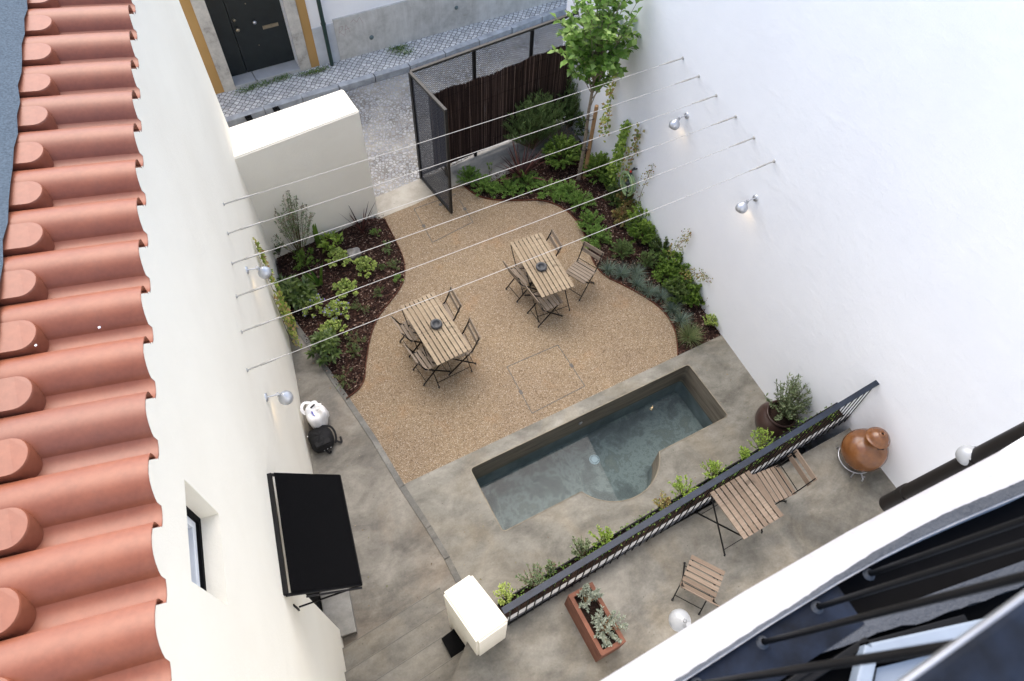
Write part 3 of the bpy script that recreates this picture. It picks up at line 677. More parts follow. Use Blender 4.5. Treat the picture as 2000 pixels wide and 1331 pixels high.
# faint worn scribble on the dado
m = MB(); 
for (sx, zz, pts) in ((3.22, .80, [(0, -.12), (.03, .04), (.09, .05), (.07, -.02), (.02, -.04), (.10, -.12)]), (3.36, .80, [(0, -.10), (.04, .06), (.09, -.09)]), (3.34, .77, [(.02, 0), (.13, .01)]), (3.52, .84, [(0, .04), (.06, .08), (.10, .02), (.16, .09), (.2, -.02)])):
    for a, b in zip(pts, pts[1:]): m.bar((sx + a[0] * 1.3, 13.2535, zz + a[1] * 1.3), (sx + b[0] * 1.3, 13.2535, zz + b[1] * 1.3), .002, .006)
par(m.build('scribble', simple('faded_red_paint', (.36, .26, .24), .9, .1)), dd)
P_ = thing('downpipe', (2.92, 13.2, 0), 'dark green downpipe on the house across the street', 'drainpipe')
m = MB(); m.tube([(2.93, 13.17, .11), (2.93, 13.17, 4.5)], .042, 14); par(m.build('pipe', m_pipe), P_)
for z in (1.05, 3.1): m = MB(); m.tube([(2.93, 13.17, z), (2.93, 13.17, z + .04)], .052, 14); m.box((2.93, 13.22, z + .02), (.02, .1, .02)); par(m.build('pipe_collar', m_pipe), P_)
m = MB(); m.box((.30, 13.27, .80), (.05, .03, .16), bev=.01); m.box((.33, 13.26, .62), (.04, .03, .12), bev=.01)
par(m.build('door_knocker', m_blackm), X)

# ============================================================ FENCE AND GATE
def mesh_panel(m, P, w, h, cell, wire):
    """diamond wire mesh in (s, z) from 0..w, 0..h ; P maps to world"""
    sl_ = 2.0; # wide diamonds
    n = int((w + h * sl_) / cell) + 1
    for i in range(n):
        for sg in (1, -1):
            s0_ = i * cell - (h * sl_ if sg > 0 else 0); a = (s0_, 0.); b = (s0_ + sg * h * sl_, h)
            (sa, za), (sb, zb) = a, b
            def clip(t0, t1):
                return t0, t1
            ds, dz = sb - sa, zb - za; t0, t1 = 0., 1.
            if ds > 0: t0 = max(t0, (0 - sa) / ds); t1 = min(t1, (w - sa) / ds)
            else: t0 = max(t0, (w - sa) / ds); t1 = min(t1, (0 - sa) / ds)
            if t1 - t0 < .002: continue
            p = P(sa + ds * t0, za + dz * t0); q = P(sa + ds * t1, za + dz * t1)
            m.tube([p, q], wire, 3, cap=False, smooth=False, rr=.5)
Fa = Vector((3.31, 9.30, 0)); Fb = Vector((6.84, 9.60, 0)); Fd = (Fb - Fa).normalized(); Fn = Vector((Fd.y, -Fd.x, 0)); FL = (Fb - Fa).length
PF = lambda s, z, o=0.: Fa + Fd * s + Fn * o + Vector((0, 0, z))
F = thing('street_fence', Fa, 'black steel mesh fence backed by a brown reed screen along the street', 'fence')
m = MB(); m.bar(PF(0, 2.35), PF(FL, 2.35), .05, .04); par(m.build('top_rail', m_gtop), F)
m = MB(); m.bar(PF(0, .10), PF(FL, .10), .04, .03); par(m.build('bottom_rail', m_gate), F)
for s_ in (0.0, 1.22, 2.42, FL - .03):
    m = MB(); m.bar(PF(s_, 0), PF(s_, 2.33), .05, .05, up=Fn); par(m.build('post', m_blackm), F)
m = MB(); mesh_panel(m, lambda s, z: PF(s, z + .1), FL, 2.23, .078, .0032); par(m.build('wire_mesh', m_gate), F)
R_ = MB()
ph = lambda s: 1.80 + .02 * sin(s * 3) + .012 * sin(s * 11)
n_ = 1500
for i in range(n_):
    s_ = .28 + (FL - .32) * i / n_ + U(-.004, .004); o_ = .045 + U(-.006, .012); hh = ph(s_) + U(-.035, .02)
    if 1.0 < (s_ % 1.6) < 1.03: hh -= U(0, .12)
    a = PF(s_, .13 + U(0, .03), o_); b = PF(s_ + U(-.02, .02), hh, o_ + U(-.008, .008)); R_.tube([a, a.lerp(b, .5) + Fn * U(-.004, .004), b], U(.002, .0038) if i % 3 else U(.004, .006), 4, cap=True, smooth=False, rr=U(0, 1) ** (1.1 if rng.random() < .93 else .15))
for i in range(420):
    s_ = .29 + (FL - .34) * i / 420; hh = ph(s_) - U(.0, .04); R_.tube([PF(s_, .14, .036), PF(s_ + U(-.01, .01), hh, .036)], .0065, 4, smooth=False, rr=U(0, .4))
for z in (.3, .8, 1.3, 1.68): R_.tube([PF(.28 + (FL - .32) * i / 30, z + .01 * sin(i), .062) for i in range(31)], .003, 4, rr=.1)
par(R_.build('reed_screen', m_reed), F)
Ga = Vector((3.30, 9.28, 0)); Gb = Vector((3.43, 8.17, 0)); Gd = (Gb - Ga).normalized(); Gn = Vector((Gd.y, -Gd.x, 0)); GL = (Gb - Ga).length
PG = lambda s, z, o=0.: Ga + Gd * s + Gn * o + Vector((0, 0, z))
Gt = thing('street_gate', Ga, 'open dark grey mesh gate standing out from the fence into the courtyard', 'gate')
m = MB(); m.bar(PG(0, 2.35), PG(GL, 2.35), .05, .045); par(m.build('top_rail', m_gtop), Gt)
m = MB(); m.bar(PG(0, .06), PG(GL, .06), .04, .04)
for s_ in (.02, GL - .02): m.bar(PG(s_, .04), PG(s_, 2.33), .045, .045, up=Gn)
par(m.build('gate_frame', m_gate), Gt)
m = MB(); mesh_panel(m, lambda s, z: PG(s, z + .08), GL, 2.26, .055, .0032); par(m.build('wire_mesh', m_gatem), Gt)
m = MB(); m.box(PG(GL - .07, 1.02, 0), (.05, .12, .20), Matrix((Gn, Gd, Vector((0, 0, 1)))).transposed(), bev=.006); m.bar(PG(GL - .07, 1.06, -.06), PG(GL - .17, 1.06, -.06), .014, .014); m.bar(PG(GL - .07, 1.06, .06), PG(GL - .17, 1.06, .06), .014, .014)
par(m.build('lock_box', m_blackm), Gt)

# ============================================================ CABLES AND LAMPS
for i, (y, z, yr) in enumerate(((4.25, 3.37, 4.27), (4.72, 3.385, 4.73), (5.18, 3.40, 5.165), (5.65, 3.40, 5.64), (6.10, 3.405, 6.09), (6.56, 3.415, 6.52))):
    a = LW(y, 0, z); b = RW(yr, 0, z); nm = ('nearest the pool', 'second from the pool', 'third from the pool', 'fourth from the pool', 'fifth from the pool', 'nearest the street')[i]
    c = thing('steel_cable', a, 'thin pale steel cable stretched between both walls, %s' % nm, 'cable', group='cables stretched across the courtyard')
    pts = [a.lerp(b, t / 24) + Vector((0, 0, -.022 * sin(pi * t / 24))) for t in range(25)]
    m = MB(); m.tube(pts, .0038, 6); par(m.build('cable', m_cable), c)
    d = (b - a).normalized()
    for e, sg in ((a, 1), (b, -1)):
        m = MB(); e1 = e + d * sg * .02; e2 = e + d * sg * .42
        m.lathe([(.0, .014), (.018, .014), (.024, .0)], e, 14, (d * sg).to_track_quat('Z', 'Y').to_matrix())
        m.tube([e, e1, e + d * sg * .14, e + d * sg * .145, e + d * sg * .3, e + d * sg * .305, e2], [.011, .009, .009, .012, .012, .008, .007], 8); par(m.build('tensioner', m_fit), c)
def make_lamp(mat, lit):
    """local frame: +Y out of the wall, arm drops to a domed shade that opens downwards"""
    r = empty('wall_lamp')
    m = MB(); RX = Matrix.Rotation(radians(-90), 3, 'X'); m.lathe([(0, .018), (.045, .018), (.052, .0)], (0, 0, 0), 20, RX); m.build('wall_plate', mat, r)
    m = MB(); m.tube([(0, .015, 0), (0, .09, 0), (0, .13, -.005)], .010, 10); m.tube([(0, .13, .015), (0, .135, -.03), (0, .15, -.05)], .021, 12); m.build('arm', mat, r)
    tl = Matrix.Rotation(radians(14), 3, 'X')
    m = MB(); pr = [(.0, .09), (.018, .09), (.026, .084), (.034, .07), (.055, .055), (.074, .03), (.084, 0), (.082, -.03), (.070, -.055), (.066, -.055), (.078, -.03), (.080, 0), (.070, .028), (.05, .05), (0, .06)]
    m.lathe(pr, (0, .19, -.105), 28, tl); sh = m.build('lamp_shade', mat, r)
    m = MB()
    for i in range(6):
        a = 2 * pi * i / 6; m.box(Vector((0, .19, -.105)) + tl @ Vector((cos(a) * .013, sin(a) * .013, .0915)), (.009, .003, .002), tl @ Matrix.Rotation(a + .8, 3, 'Z'))
    v_ = m.build('vent_slot', m_dark, sh)
    m = MB(); m.lathe([(0, -.03), (.022, -.022), (.03, 0), (.02, .025), (0, .03)], (0, .195, -.125), 14); b = m.build('bulb', m_bulb if lit else m_lampw, r)
    if lit:
        l = bpy.data.lights.new('bulb_light', 'SPOT'); l.energy = .4; l.color = (1, .68, .34); l.shadow_soft_size = .02; l.spot_size = radians(120); l.spot_blend = .8
        q = bpy.data.objects.new('bulb_light', l); COL.objects.link(q); q.parent = r; q.location = (0, .185, -.17); q.rotation_euler = (radians(-14), 0, 0)
    return r
lampL = make_lamp(m_silver, True)
def rzof(n): return math.atan2(n.y, n.x) - pi / 2
lp = [(LW(6.19, 0, 2.62), LN, 'lit silver wall lamp above the climbing vine on the cream wall'), (LW(4.35, 0, 2.60), LN, 'lit silver wall lamp on the cream wall above the two bags'),
      (RW(6.09, 0, 2.72), RN, 'lit silver wall lamp on the white wall, the one nearer the tree'), (RW(4.29, 0, 2.68), RN, 'lit silver wall lamp on the white wall, the one nearer the pool')]
for i, (p, n, lab) in enumerate(lp):
    k = dict(label=lab, cat='wall lamp', group='silver wall lamps on the side walls')
    if i == 0: o = tag(lampL, **k); o.location = p; o.rotation_euler = (0, 0, rzof(n))
    else: o = dup(lampL, p, rzof(n), **k)
lampW = make_lamp(m_lampw, False)
for i, (p, lab) in enumerate(((Vector((1.77, .02, 4.08)), 'white globe shaped lamp on the facade beside the terrace folding chair'), (Vector((4.30, -.06, 4.70)), 'white globe shaped lamp on the facade beside the black downpipe'))):
    k = dict(label=lab, cat='wall lamp', group='white lamps on the facade')
    o = tag(lampW, **k) if i == 0 else dup(lampW, p, 0, **k)
    o.location = p; o.rotation_euler = (0, 0, 0)

# ============================================================ FACADE UNDER THE CAMERA, RAILINGS
B = thing('rear_building', (2, -.5, 0), 'white building behind the terrace with a projecting ledge and a french window', 'building')
m = MB(); m.prism([(-1.3, .025), (1.9, .008), (3.5, -.08), (6.06, -.12), (6.06, -4), (-1.3, -4)], -.2, 8.12); par(m.build('wall', m_white), B)
inner = [(-.9, -.026), (.30, -.027), (.50, -.025), (.64, -.027), (.74, -.031), (.825, -.038), (.93, -.050), (1.053, -.066), (1.6, -.12), (3.0, -.2)]
outer = [(-.9, .015), (.3, .021), (.55, .023), (.8, .018), (.96, .011), (1.15, .001), (1.6, -.022), (3.0, -.10)]
m = MB(); m.prism(outer + [(x, y - .004) for x, y in inner[::-1]], 8.22, 8.30); par(m.build('ledge', m_ledge), B)
m = MB(); m.prism([(x, y + .013) for x, y in outer] + [(3.0, -.4), (-.9, -.3)], 8.10, 8.16); par(m.build('ledge_moulding', m_ledge), B)
m = MB(); vs = []; n_ = 260
def innery(x):
    for (a, b), (c, d) in zip(inner, inner[1:]):
        if a <= x <= c: return b + (d - b) * (x - a) / (c - a)
    return inner[-1][1]
for i in range(n_ + 1):
    x = .10 + 2.2 * i / n_; y = innery(x); wd = .004 + .014 * min(1, max(0, (x - .55) / .35))
    vs += [(x, y + wd + .0003 * sin(i * 1.3) + U(-.0005, .0005), 8.3015), (x, y - .001, 8.3035 + U(-.001, .001)), (x, y - .004, 8.26)]
m.add(vs, [f for i in range(n_) for f in ((3 * i + 3, 3 * i, 3 * i + 1, 3 * i + 4), (3 * i + 4, 3 * i + 1, 3 * i + 2, 3 * i + 5))])
par(m.build('rough_mortar', m_mort2), B)
m = MB(); m.prism([(-.9, -.024), (.30, -.024), (.645, -.022), (.642, -.10), (-.9, -.10)], 8.24, 8.285); par(m.build('steel_flashing', m_bluep), B)
m = MB(); m.prism([(.646, -.02), (3, .0), (3, -.6), (-.9, -.6), (-.9, -.103), (.646, -.103)], 8.20, 8.235); par(m.build('window_gap', m_dark), B)
st = []
for i in range(60):
    x = .30 + 1.3 * i / 59; st.append((x, -.068 - .0 if x < .52 else -.068 - (x - .52) * .19))
ins = [(x, y - .027 - .008 * (x > .7) + U(-.0022, .0022)) for x, y in st]
m = MB(); m.prism(ins + st[::-1], 8.24, 8.283); par(m.build('sill_stone', m_mort2), B)
m = MB(); m.bar((.30, -.117, 8.27), (.63, -.121, 8.27), .012, .03, bev=.002); m.bar((.61, -.122, 8.27), (.80, -.172, 8.27), .012, .03, bev=.002); m.bar((.45, -.109, 8.275), (.53, -.109, 8.275), .010, .03, bev=.002)
par(m.build('threshold_rail', m_blackm), B)
m = MB(); m.bar((.615, -.135, 8.29), (.90, -.222, 8.29), .024, .03, bev=.004); m.bar((.617, -.130, 8.29), (.45, -.240, 8.29), .022, .03, bev=.004)
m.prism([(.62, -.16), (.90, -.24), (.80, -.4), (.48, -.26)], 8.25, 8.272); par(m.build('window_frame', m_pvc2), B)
# near railing in front of the window
NR = thing('window_railing', (1, -.07, 8.28), 'out of focus dark blue railing of the upper window in the foreground', 'railing')
m = MB(); m.box((.9, -.128, 9.0), (3.0, .105, .012), bev=.004); par(m.build('handrail', m_bluep), NR)
m = MB(); m.bar((-.6, -.0752, 8.997), (2.4, -.0752, 8.997), .004, .012, bev=.001); par(m.build('handrail_highlight', m_alu), NR)  # highlight along the handrail edge, laid on as a pale strip
for i, x in enumerate((.345, .475, .590, .705)):
    m = MB(); f = Vector((x, -.044, 8.285)); t = Vector((x + .015, -.10, 8.995)); m.tube([f, f.lerp(t, .33) , t], .0046, 12); bb = par(m.build('baluster', m_blackm), NR)
    m = MB(); m.lathe([(.0056, .008), (.0075, .005), (.009, .0015), (.0105, 0)], f + Vector((0, 0, .0)), 12); m2 = m.build('mortar_foot', m_mort2); m2.parent = bb
BP = thing('facade_downpipe', (4.39, .165, 3.25), 'thick black brown downpipe on the facade next to the terrace corner', 'drainpipe')
p0, p1 = Vector((4.39, .165, 3.25)), Vector((4.31, .035, 5.1)); d = p1 - p0
m = MB(); m.tube([p0, p0 + d * 2.6], .088, 24); m.lathe([(0, .035), (.06, .025), (.088, 0)], p0, 20, (-d).to_track_quat('Z', 'Y').to_matrix()); par(m.build('pipe', m_bpipe), BP)
for t in (.16, .70): m = MB(); m.tube([p0 + d * t, p0 + d * (t + .05)], .097, 24); par(m.build('pipe_collar', m_bpipe), BP)
# ============================================================ TERRACE RAILING AND PLANTER
TR = thing('terrace_railing', (3.5, 1.33, 1.2), 'long blue black steel railing with a flat handrail along the terrace edge', 'railing')
ra, rb = Vector((.80, 1.215, 2.2)), Vector((6.19, 1.45, 2.2)); rd = (rb - ra).normalized(); rn = Vector((-rd.y, rd.x, 0)); RLn = (rb - ra).length
m = MB(); m.bar(ra - rn * .03, rb - rn * .03, .068, .012, bev=.003); par(m.build('handrail', m_railm), TR)
nb = 50; low = lambda s: (ra + rd * s - rn * (.035 + .02 * 0)) 
for i in range(nb):
    s_ = .10 + (RLn - .14) * i / (nb - 1); t = ra + rd * s_ - rn * .03; b = Vector((t.x, 1.255 + (t.x - .9) * .033 - .068, 1.205))
    m = MB(); m.bar(b, t, .010, .010, up=rd); par(m.build('baluster', m_blackm), TR)
m = MB(); m.bar(ra - rn * .03 + Vector((0, 0, -.92)), rb - rn * .03 + Vector((0, 0, -.92)), .03, .010); par(m.build('bottom_rail', m_blackm), TR)
# planter trough
PT = thing('planter_trough', (3.5, 1.4, 1.2), 'narrow planting trough with a white curb running behind the terrace railing', 'planter')
ca, cb = Vector((.90, 1.215, 0)), Vector((6.2, 1.39, 0)); cdv = (cb - ca).normalized(); cn = Vector((-cdv.y, cdv.x, 0))
m = MB(); m.bar(ca + Vector((0, 0, 1.28)), cb + Vector((0, 0, 1.28)), .034, .20, bev=.005); par(m.build('curb', plaster('shaded_curb_face', (.15, .16, .185), (.10, .105, .12), .5)), PT)  # shade on the curb face put into its grey; only the coping stays white
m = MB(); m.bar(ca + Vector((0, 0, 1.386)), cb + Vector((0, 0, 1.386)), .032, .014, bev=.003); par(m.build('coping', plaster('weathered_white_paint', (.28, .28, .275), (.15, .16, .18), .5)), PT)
m = MB(); e = .215; m.bar(ca + cn * e + Vector((0, 0, 1.24)), cb + cn * e + Vector((0, 0, 1.24)), .014, .18); m.bar(ca + cn * e + Vector((0, 0, .6)), cb + cn * e + Vector((0, 0, .6)), .03, 1.2); par(m.build('steel_edge', m_blackm), PT)
m = MB(); m.bar(ca + cn * .12 + Vector((0, 0, 1.24)), cb + cn * .12 + Vector((0, 0, 1.24)), .18, .04); par(m.build('soil', m_soil), PT)

# ============================================================ FURNITURE
def make_table(wm):
    r = empty('folding_table'); m = MB(); n = 8
    for i in range(n):
        x = -.30 + .075 * i + .0375; m.box((x, 0, .70), (.060, .62, .018), r=U(0, 1), bev=.003)
    m.build('table_top', wm, r)
    m = MB()
    for y in (-.21, .21): m.box((0, y, .685), (.57, .03, .012))
    for y in (-.285, .285): m.box((0, y, .682), (.57, .018, .012))
    m.build('cross_bar', m_blackm, r)
    for sg in (1, -1):
        m = MB(); yy = .292 if sg > 0 else .272
        for s_ in (-1, 1): m.bar((s_ * yy, -sg * .29, .02), (s_ * yy, sg * .27, .68), .020, .010, up=(1, 0, 0))
        m.bar((-yy, -sg * .24, .08), (yy, -sg * .24, .08), .008, .008); m.bar((-yy, sg * .27, .68), (yy, sg * .27, .68), .01, .01)
        L = m.build('leg_frame', m_blackm, r); m = MB()
        for s_ in (-1, 1): m.tube([(s_ * yy, -sg * .292, .0), (s_ * yy, -sg * .285, .035)], .011, 8)
        m.build('rubber_foot', m_rub, L)
    return r
def make_chair(wm):
    """local: faces +Y, seat centre above the origin"""
    r = empty('folding_chair'); m = MB()
    for i in range(6): 
        y = -.165 + .066 * i; m.box((0, y, .45 - .004 * (5 - i)), (.40, .052, .014), r=U(0, 1), bev=.003)
    m.build('seat', wm, r)
    m = MB(); tl = Matrix.Rotation(radians(12), 3, 'X')
    for z in (.65, .76): m.box((0, -.268 - (z - .65) * .32, z), (.41, .014, .07), Matrix.Rotation(radians(14), 3, 'X'), r=U(0, 1), bev=.003)
    m.build('backrest', wm, r)
    for sg, nm in ((1, 'back'), (-1, 'front')):
        m = MB(); xx = .185 if sg > 0 else .165
        for s_ in (-1, 1):
            if sg > 0: m.bar((s_ * xx, .22, .02), (s_ * xx, -.19, .47), .011, .021, up=(0, 0, 1)); m.bar((s_ * xx, -.19, .47), (s_ * xx, -.315, .79), .011, .021, up=(0, 1, 0))
            else: m.bar((s_ * xx, -.24, .02), (s_ * xx, .16, .44), .011, .021, up=(0, 0, 1))
        if sg > 0: m.bar((-xx, .17, .075), (xx, .17, .075), .008, .008); m.bar((-xx, -.20, .47), (xx, -.20, .47), .008, .008)
        else: m.bar((-xx, -.20, .075), (xx, -.20, .075), .008, .008); m.bar((-xx, .16, .435), (xx, .16, .435), .008, .008); m.bar((-xx, -.14, .435), (xx, -.14, .435), .008, .008)
        L = m.build('leg_frame', m_blackm, r); m = MB(); fy = .225 if sg > 0 else -.245
        for s_ in (-1, 1): m.tube([(s_ * xx, fy, 0), (s_ * xx, fy - sg * .008, .035)], .012, 8)
        m.build('rubber_foot', m_rub, L)
    return r
tab = make_table(m_wood); chA = make_chair(m_woodg); chB = make_chair(m_woodt); tabT = make_table(m_woodt)
used = set()
def place(src, loc, rz, **k):
    if id(src) in used: return dup(src, loc, rz, **k)
    used.add(id(src)); src.location = loc; src.rotation_euler = (0, 0, rz); tag(src, **k); return src
def tset(cx, cy, ang, who):
    d = Vector((-sin(ang), cos(ang), 0)) * .312
    for sg, w_ in ((1, 'the half nearer the street'), (-1, 'the half nearer the pool')):
        place(tab, (cx + d.x * sg, cy + d.y * sg, 0), ang, label='pale slatted folding table, %s of the %s pair on the gravel' % (w_, who), cat='table', group='slatted folding tables on the gravel')
tset(1.955, 5.57, radians(3.0), 'left'); tset(4.03, 5.93, radians(-3.6), 'right')
def chair(src, p, q, z, lab, off=.235, grp='folding chairs around the gravel tables'):
    """p, q: ends of the back slat on the ground plan; the seat lies to the right of p to q"""
    p = Vector(p); q = Vector(q); c = (p + q) / 2; d = (q - p).normalized(); f = Vector((d.y, -d.x)); c = c + f * off
    place(src, (c.x, c.y, z), math.atan2(f.y, f.x) - pi / 2, label=lab, cat='folding chair', group=grp)
chair(chA, (1.43, 5.64), (1.40, 6.04), 0, 'folding chair tucked under the left table on its wall side, nearer the street', .32)
chair(chA, (1.43, 5.04), (1.38, 5.47), 0, 'folding chair tucked under the left table on its wall side, nearer the pool', .32)
chair(chA, (2.47, 6.12), (2.46, 5.71), 0, 'folding chair on the right side of the left table, nearer the street', .30)
chair(chA, (2.47, 5.45), (2.45, 5.04), 0, 'folding chair on the right side of the left table, nearer the pool', .30)
chair(chA, (3.50, 5.80), (3.45, 6.24), 0, 'folding chair tucked under the right table on its left side, nearer the street', .32)
chair(chA, (3.58, 5.20), (3.55, 5.62), 0, 'folding chair tucked under the right table on its left side, nearer the pool', .31)
chair(chA, (4.51, 6.46), (4.48, 6.05), 0, 'folding chair tucked behind the right table beside its street half', .30)
chair(chA, (4.86, 6.00), (5.04, 5.60), 0, 'folding chair pulled out at an angle beside the right table and the bed', .31)
tz = 1.2
place(tabT, (3.865, .97, tz), radians(1), label='single slatted folding table on the concrete terrace behind the railing', cat='table')
chair(chB, (4.79, 1.23), (4.75, .80), tz, 'brown slatted folding chair pushed up to the terrace table', .31, 'folding chairs on the terrace')
chair(chB, (2.91, .21), (2.66, .58), tz, 'brown slatted folding chair standing alone on the terrace', .27, 'folding chairs on the terrace')
def ashtray(p, lab):
    m = MB(); m.lathe([(0, .014), (.045, .014), (.050, .036), (.060, .050), (.080, .050), (.092, .038), (.092, .010), (.080, 0), (0, 0)], (0, 0, 0), 28)
    o = m.build('ashtray', m_ash, loc=p); return tag(o, lab, 'ashtray', 'round ashtrays on the tables')
ashtray((1.985, 5.60, .711), 'round dark grey ashtray on the left gravel table'); ashtray((3.985, 5.86, .711), 'round dark grey ashtray on the right gravel table')

# ============================================================ BAGS
BG = thing('plastic_bag', (-.16, 5.24, 0), 'open white plastic shopping bag standing against the cream wall', 'bag')
m = MB(); n = 30; prof_ = [(.02, .0), (.13, .0), (.155, .05), (.165, .15), (.16, .25), (.15, .33), (.12, .36), (.08, .34), (.03, .31), (0, .30)]
vs = []
for (rad, z) in prof_:
    for k in range(n):
        a = 2 * pi * k / n; rr = rad * (1 + .10 * sin(3 * a + z * 9) + .05 * sin(7 * a + z * 20) + .04 * U(-1, 1)); zz = z + (.06 * max(0, cos(2 * a + .9)) ** 3 + .012 * U(-1, 1)) * (z > .28) * (rad > .05)
        vs.append((-.16 + rr * cos(a) * .95, 5.24 + rr * sin(a) * 1.15, zz))
m.add(vs, [(i * n + k, i * n + (k + 1) % n, (i + 1) * n + (k + 1) % n, (i + 1) * n + k) for i in range(len(prof_) - 1) for k in range(n)], True); par(m.build('bag_body', m_bag), BG)
def ribbon(pts, w, t, mat, name, T):
    pts = [Vector(p) for p in pts]
    for _ in range(2):
        q = [pts[0]]
        for a, b in zip(pts, pts[1:]): q += [a * .75 + b * .25, a * .25 + b * .75]
        pts = q + [pts[-1]]
    m = MB()
    for a, b in zip(pts, pts[1:]): m.bar(a, b, w, t)
    return par(m.build(name, mat), T)
ribbon([(-.17, 5.40, .34), (-.26, 5.42, .40), (-.33, 5.33, .40), (-.30, 5.25, .35), (-.25, 5.24, .33)], .045, .004, m_bag, 'bag_handle', BG)
ribbon([(-.05, 5.34, .33), (-.08, 5.26, .345), (-.13, 5.28, .335)], .04, .004, m_bag, 'bag_handle', BG)
for (x, y, w_, l_, a) in ((-.17, 5.33, .10, .022, .45),):
    m = MB(); m.box((x, y, .345), (w_, l_, .012), a, bev=.004); par(m.build('dark_item', m_blackm), BG)
m = MB(); m.prism([(-.215, 5.23), (-.20, 5.17), (-.175, 5.155), (-.188, 5.19), (-.19, 5.245), (-.205, 5.26)], .35, .353); par(m.build('blue_print', m_blue), BG)

BK = thing('backpack', (-.22, 4.90, 0), 'black backpack with straps lying beside the white plastic bag', 'backpack')
m = MB(); n = 28; prof_ = [(.0, .0), (.15, .0), (.185, .04), (.20, .10), (.185, .17), (.13, .215), (.06, .235), (0, .238)]; vs = []
for (rad, z) in prof_:
    for k in range(n):
        a = 2 * pi * k / n; sq = 1 / (abs(cos(a)) ** 3 + abs(sin(a)) ** 3) ** (1 / 3); rr = rad * sq * (1 + .03 * sin(5 * a + z * 12) + .015 * U(-1, 1)); vs.append((-.23 + rr * cos(a) * .88, 4.90 + rr * sin(a) * .98, z + .008 * U(-1, 1)))
m.add(vs, [(i * n + k, i * n + (k + 1) % n, (i + 1) * n + (k + 1) % n, (i + 1) * n + k) for i in range(len(prof_) - 1) for k in range(n)], True); par(m.build('pack_body', m_pack), BK)
m = MB(); m.box((-.23, 4.78, .20), (.22, .09, .05), bev=.02); m.tube([(-.35, 4.80, .16), (-.23, 4.765, .235), (-.11, 4.80, .16)], .006, 6); par(m.build('front_pocket', m_pack), BK)
for pts in ([(-.12, 5.04, .18), (-.04, 5.02, .15), (-.01, 4.93, .10), (-.03, 4.83, .06), (-.07, 4.78, .04)], [(-.06, 4.82, .05), (.02, 4.74, .012), (.03, 4.86, .01)], [(-.24, 4.73, .10), (-.20, 4.66, .02), (-.17, 4.70, .01)]):
    m = MB(); pts = smooth_poly3 = [Vector(p) for p in pts]
    for _ in range(2):
        q = [pts[0]]
        for a, b in zip(pts, pts[1:]): q += [a * .75 + b * .25, a * .25 + b * .75]
        pts = q + [pts[-1]]
    for a, b in zip(pts, pts[1:]): m.bar(a, b, .03, .006)
    par(m.build('strap', m_pack), BK)
m = MB()
for (x, y, z) in ((-.20, 4.70, .12), (-.15, 4.705, .11), (-.25, 4.70, .11)): m.box((x, y, z), (.018, .008, .016), .4, bev=.003)
m.box((-.395, 4.99, .17), (.016, .02, .016), bev=.003); par(m.build('buckle', m_alu), BK)

# ============================================================ POTS
OJ = thing('clay_jar', (5.93, .93, tz), 'glazed orange brown clay jar with a holed lid beside the railing end', 'jar')
jc = Vector((5.80, .80, tz)); 
jc = Vector((5.845, .885, tz))
m = MB(); m.lathe([(.0, .055), (.10, .055), (.13, .07), (.20, .14), (.255, .24), (.275, .33), (.268, .41), (.235, .49), (.185, .545), (.13, .575), (.108, .59), (.100, .62), (.100, .66), (.118, .69), (.108, .69), (.085, .66)], jc, 48); par(m.build('jar_body', m_jar), OJ)
m = MB()
prof_ = [(.128, .685), (.146, .70), (.150, .712), (.142, .722), (.128, .728), (.115, .760), (.085, .795), (.050, .812), (.040, .818), (.037, .835), (.016, .838), (.012, .80)]
n = 40; vs = []
for q, (rad, z) in enumerate(prof_):
    for k in range(n):
        a = 2 * pi * k / n; vs.append(jc + Vector((rad * (1 + .012 * sin(3 * a)) * cos(a), rad * sin(a), z + (.010 * sin(2 * a + 1) if q < 4 else 0))))
m.add(vs, [(i * n + k, i * n + (k + 1) % n, (i + 1) * n + (k + 1) % n, (i + 1) * n + k) for i in range(len(prof_) - 1) for k in range(n)], True); lid = par(m.build('lid', m_jar), OJ)
m = MB(); m.lathe([(0, .829), (.0145, .829)], jc, 16); m.box(jc + Vector((-.075, -.123, .708)), (.075, .012, .014), radians(-30)); o = m.build('lid_opening', m_dark); o.parent = lid; o.matrix_parent_inverse = lid.matrix_parent_inverse.copy() @ Matrix.Identity(4); o.matrix_parent_inverse = Matrix.Identity(4)
m = MB(); m.tube([jc + Vector((.215 * cos(a), .215 * sin(a), .10)) for a in [2 * pi * i / 32 for i in range(33)]], .009, 8)
for a in (3.9, 1.8, 5.9): m.tube([jc + Vector((.215 * cos(a), .215 * sin(a), .10)), jc + Vector((.24 * cos(a), .24 * sin(a), .0))], .009, 8)
par(m.build('metal_stand', m_alu), OJ)
m = MB(); a = 4.25; q = jc + Vector((.23 * cos(a), .23 * sin(a), .12)); e = Vector((cos(a), sin(a), 0)); m.tube([q, q + e * .07], .011, 8); m.tube([q + e * .07, q + e * .08 + Vector((0, 0, -.04))], .011, 8); m.box(q + e * .05 + Vector((0, 0, .02)), (.04, .012, .02), a + pi / 2)
par(m.build('tap', m_alu), OJ)
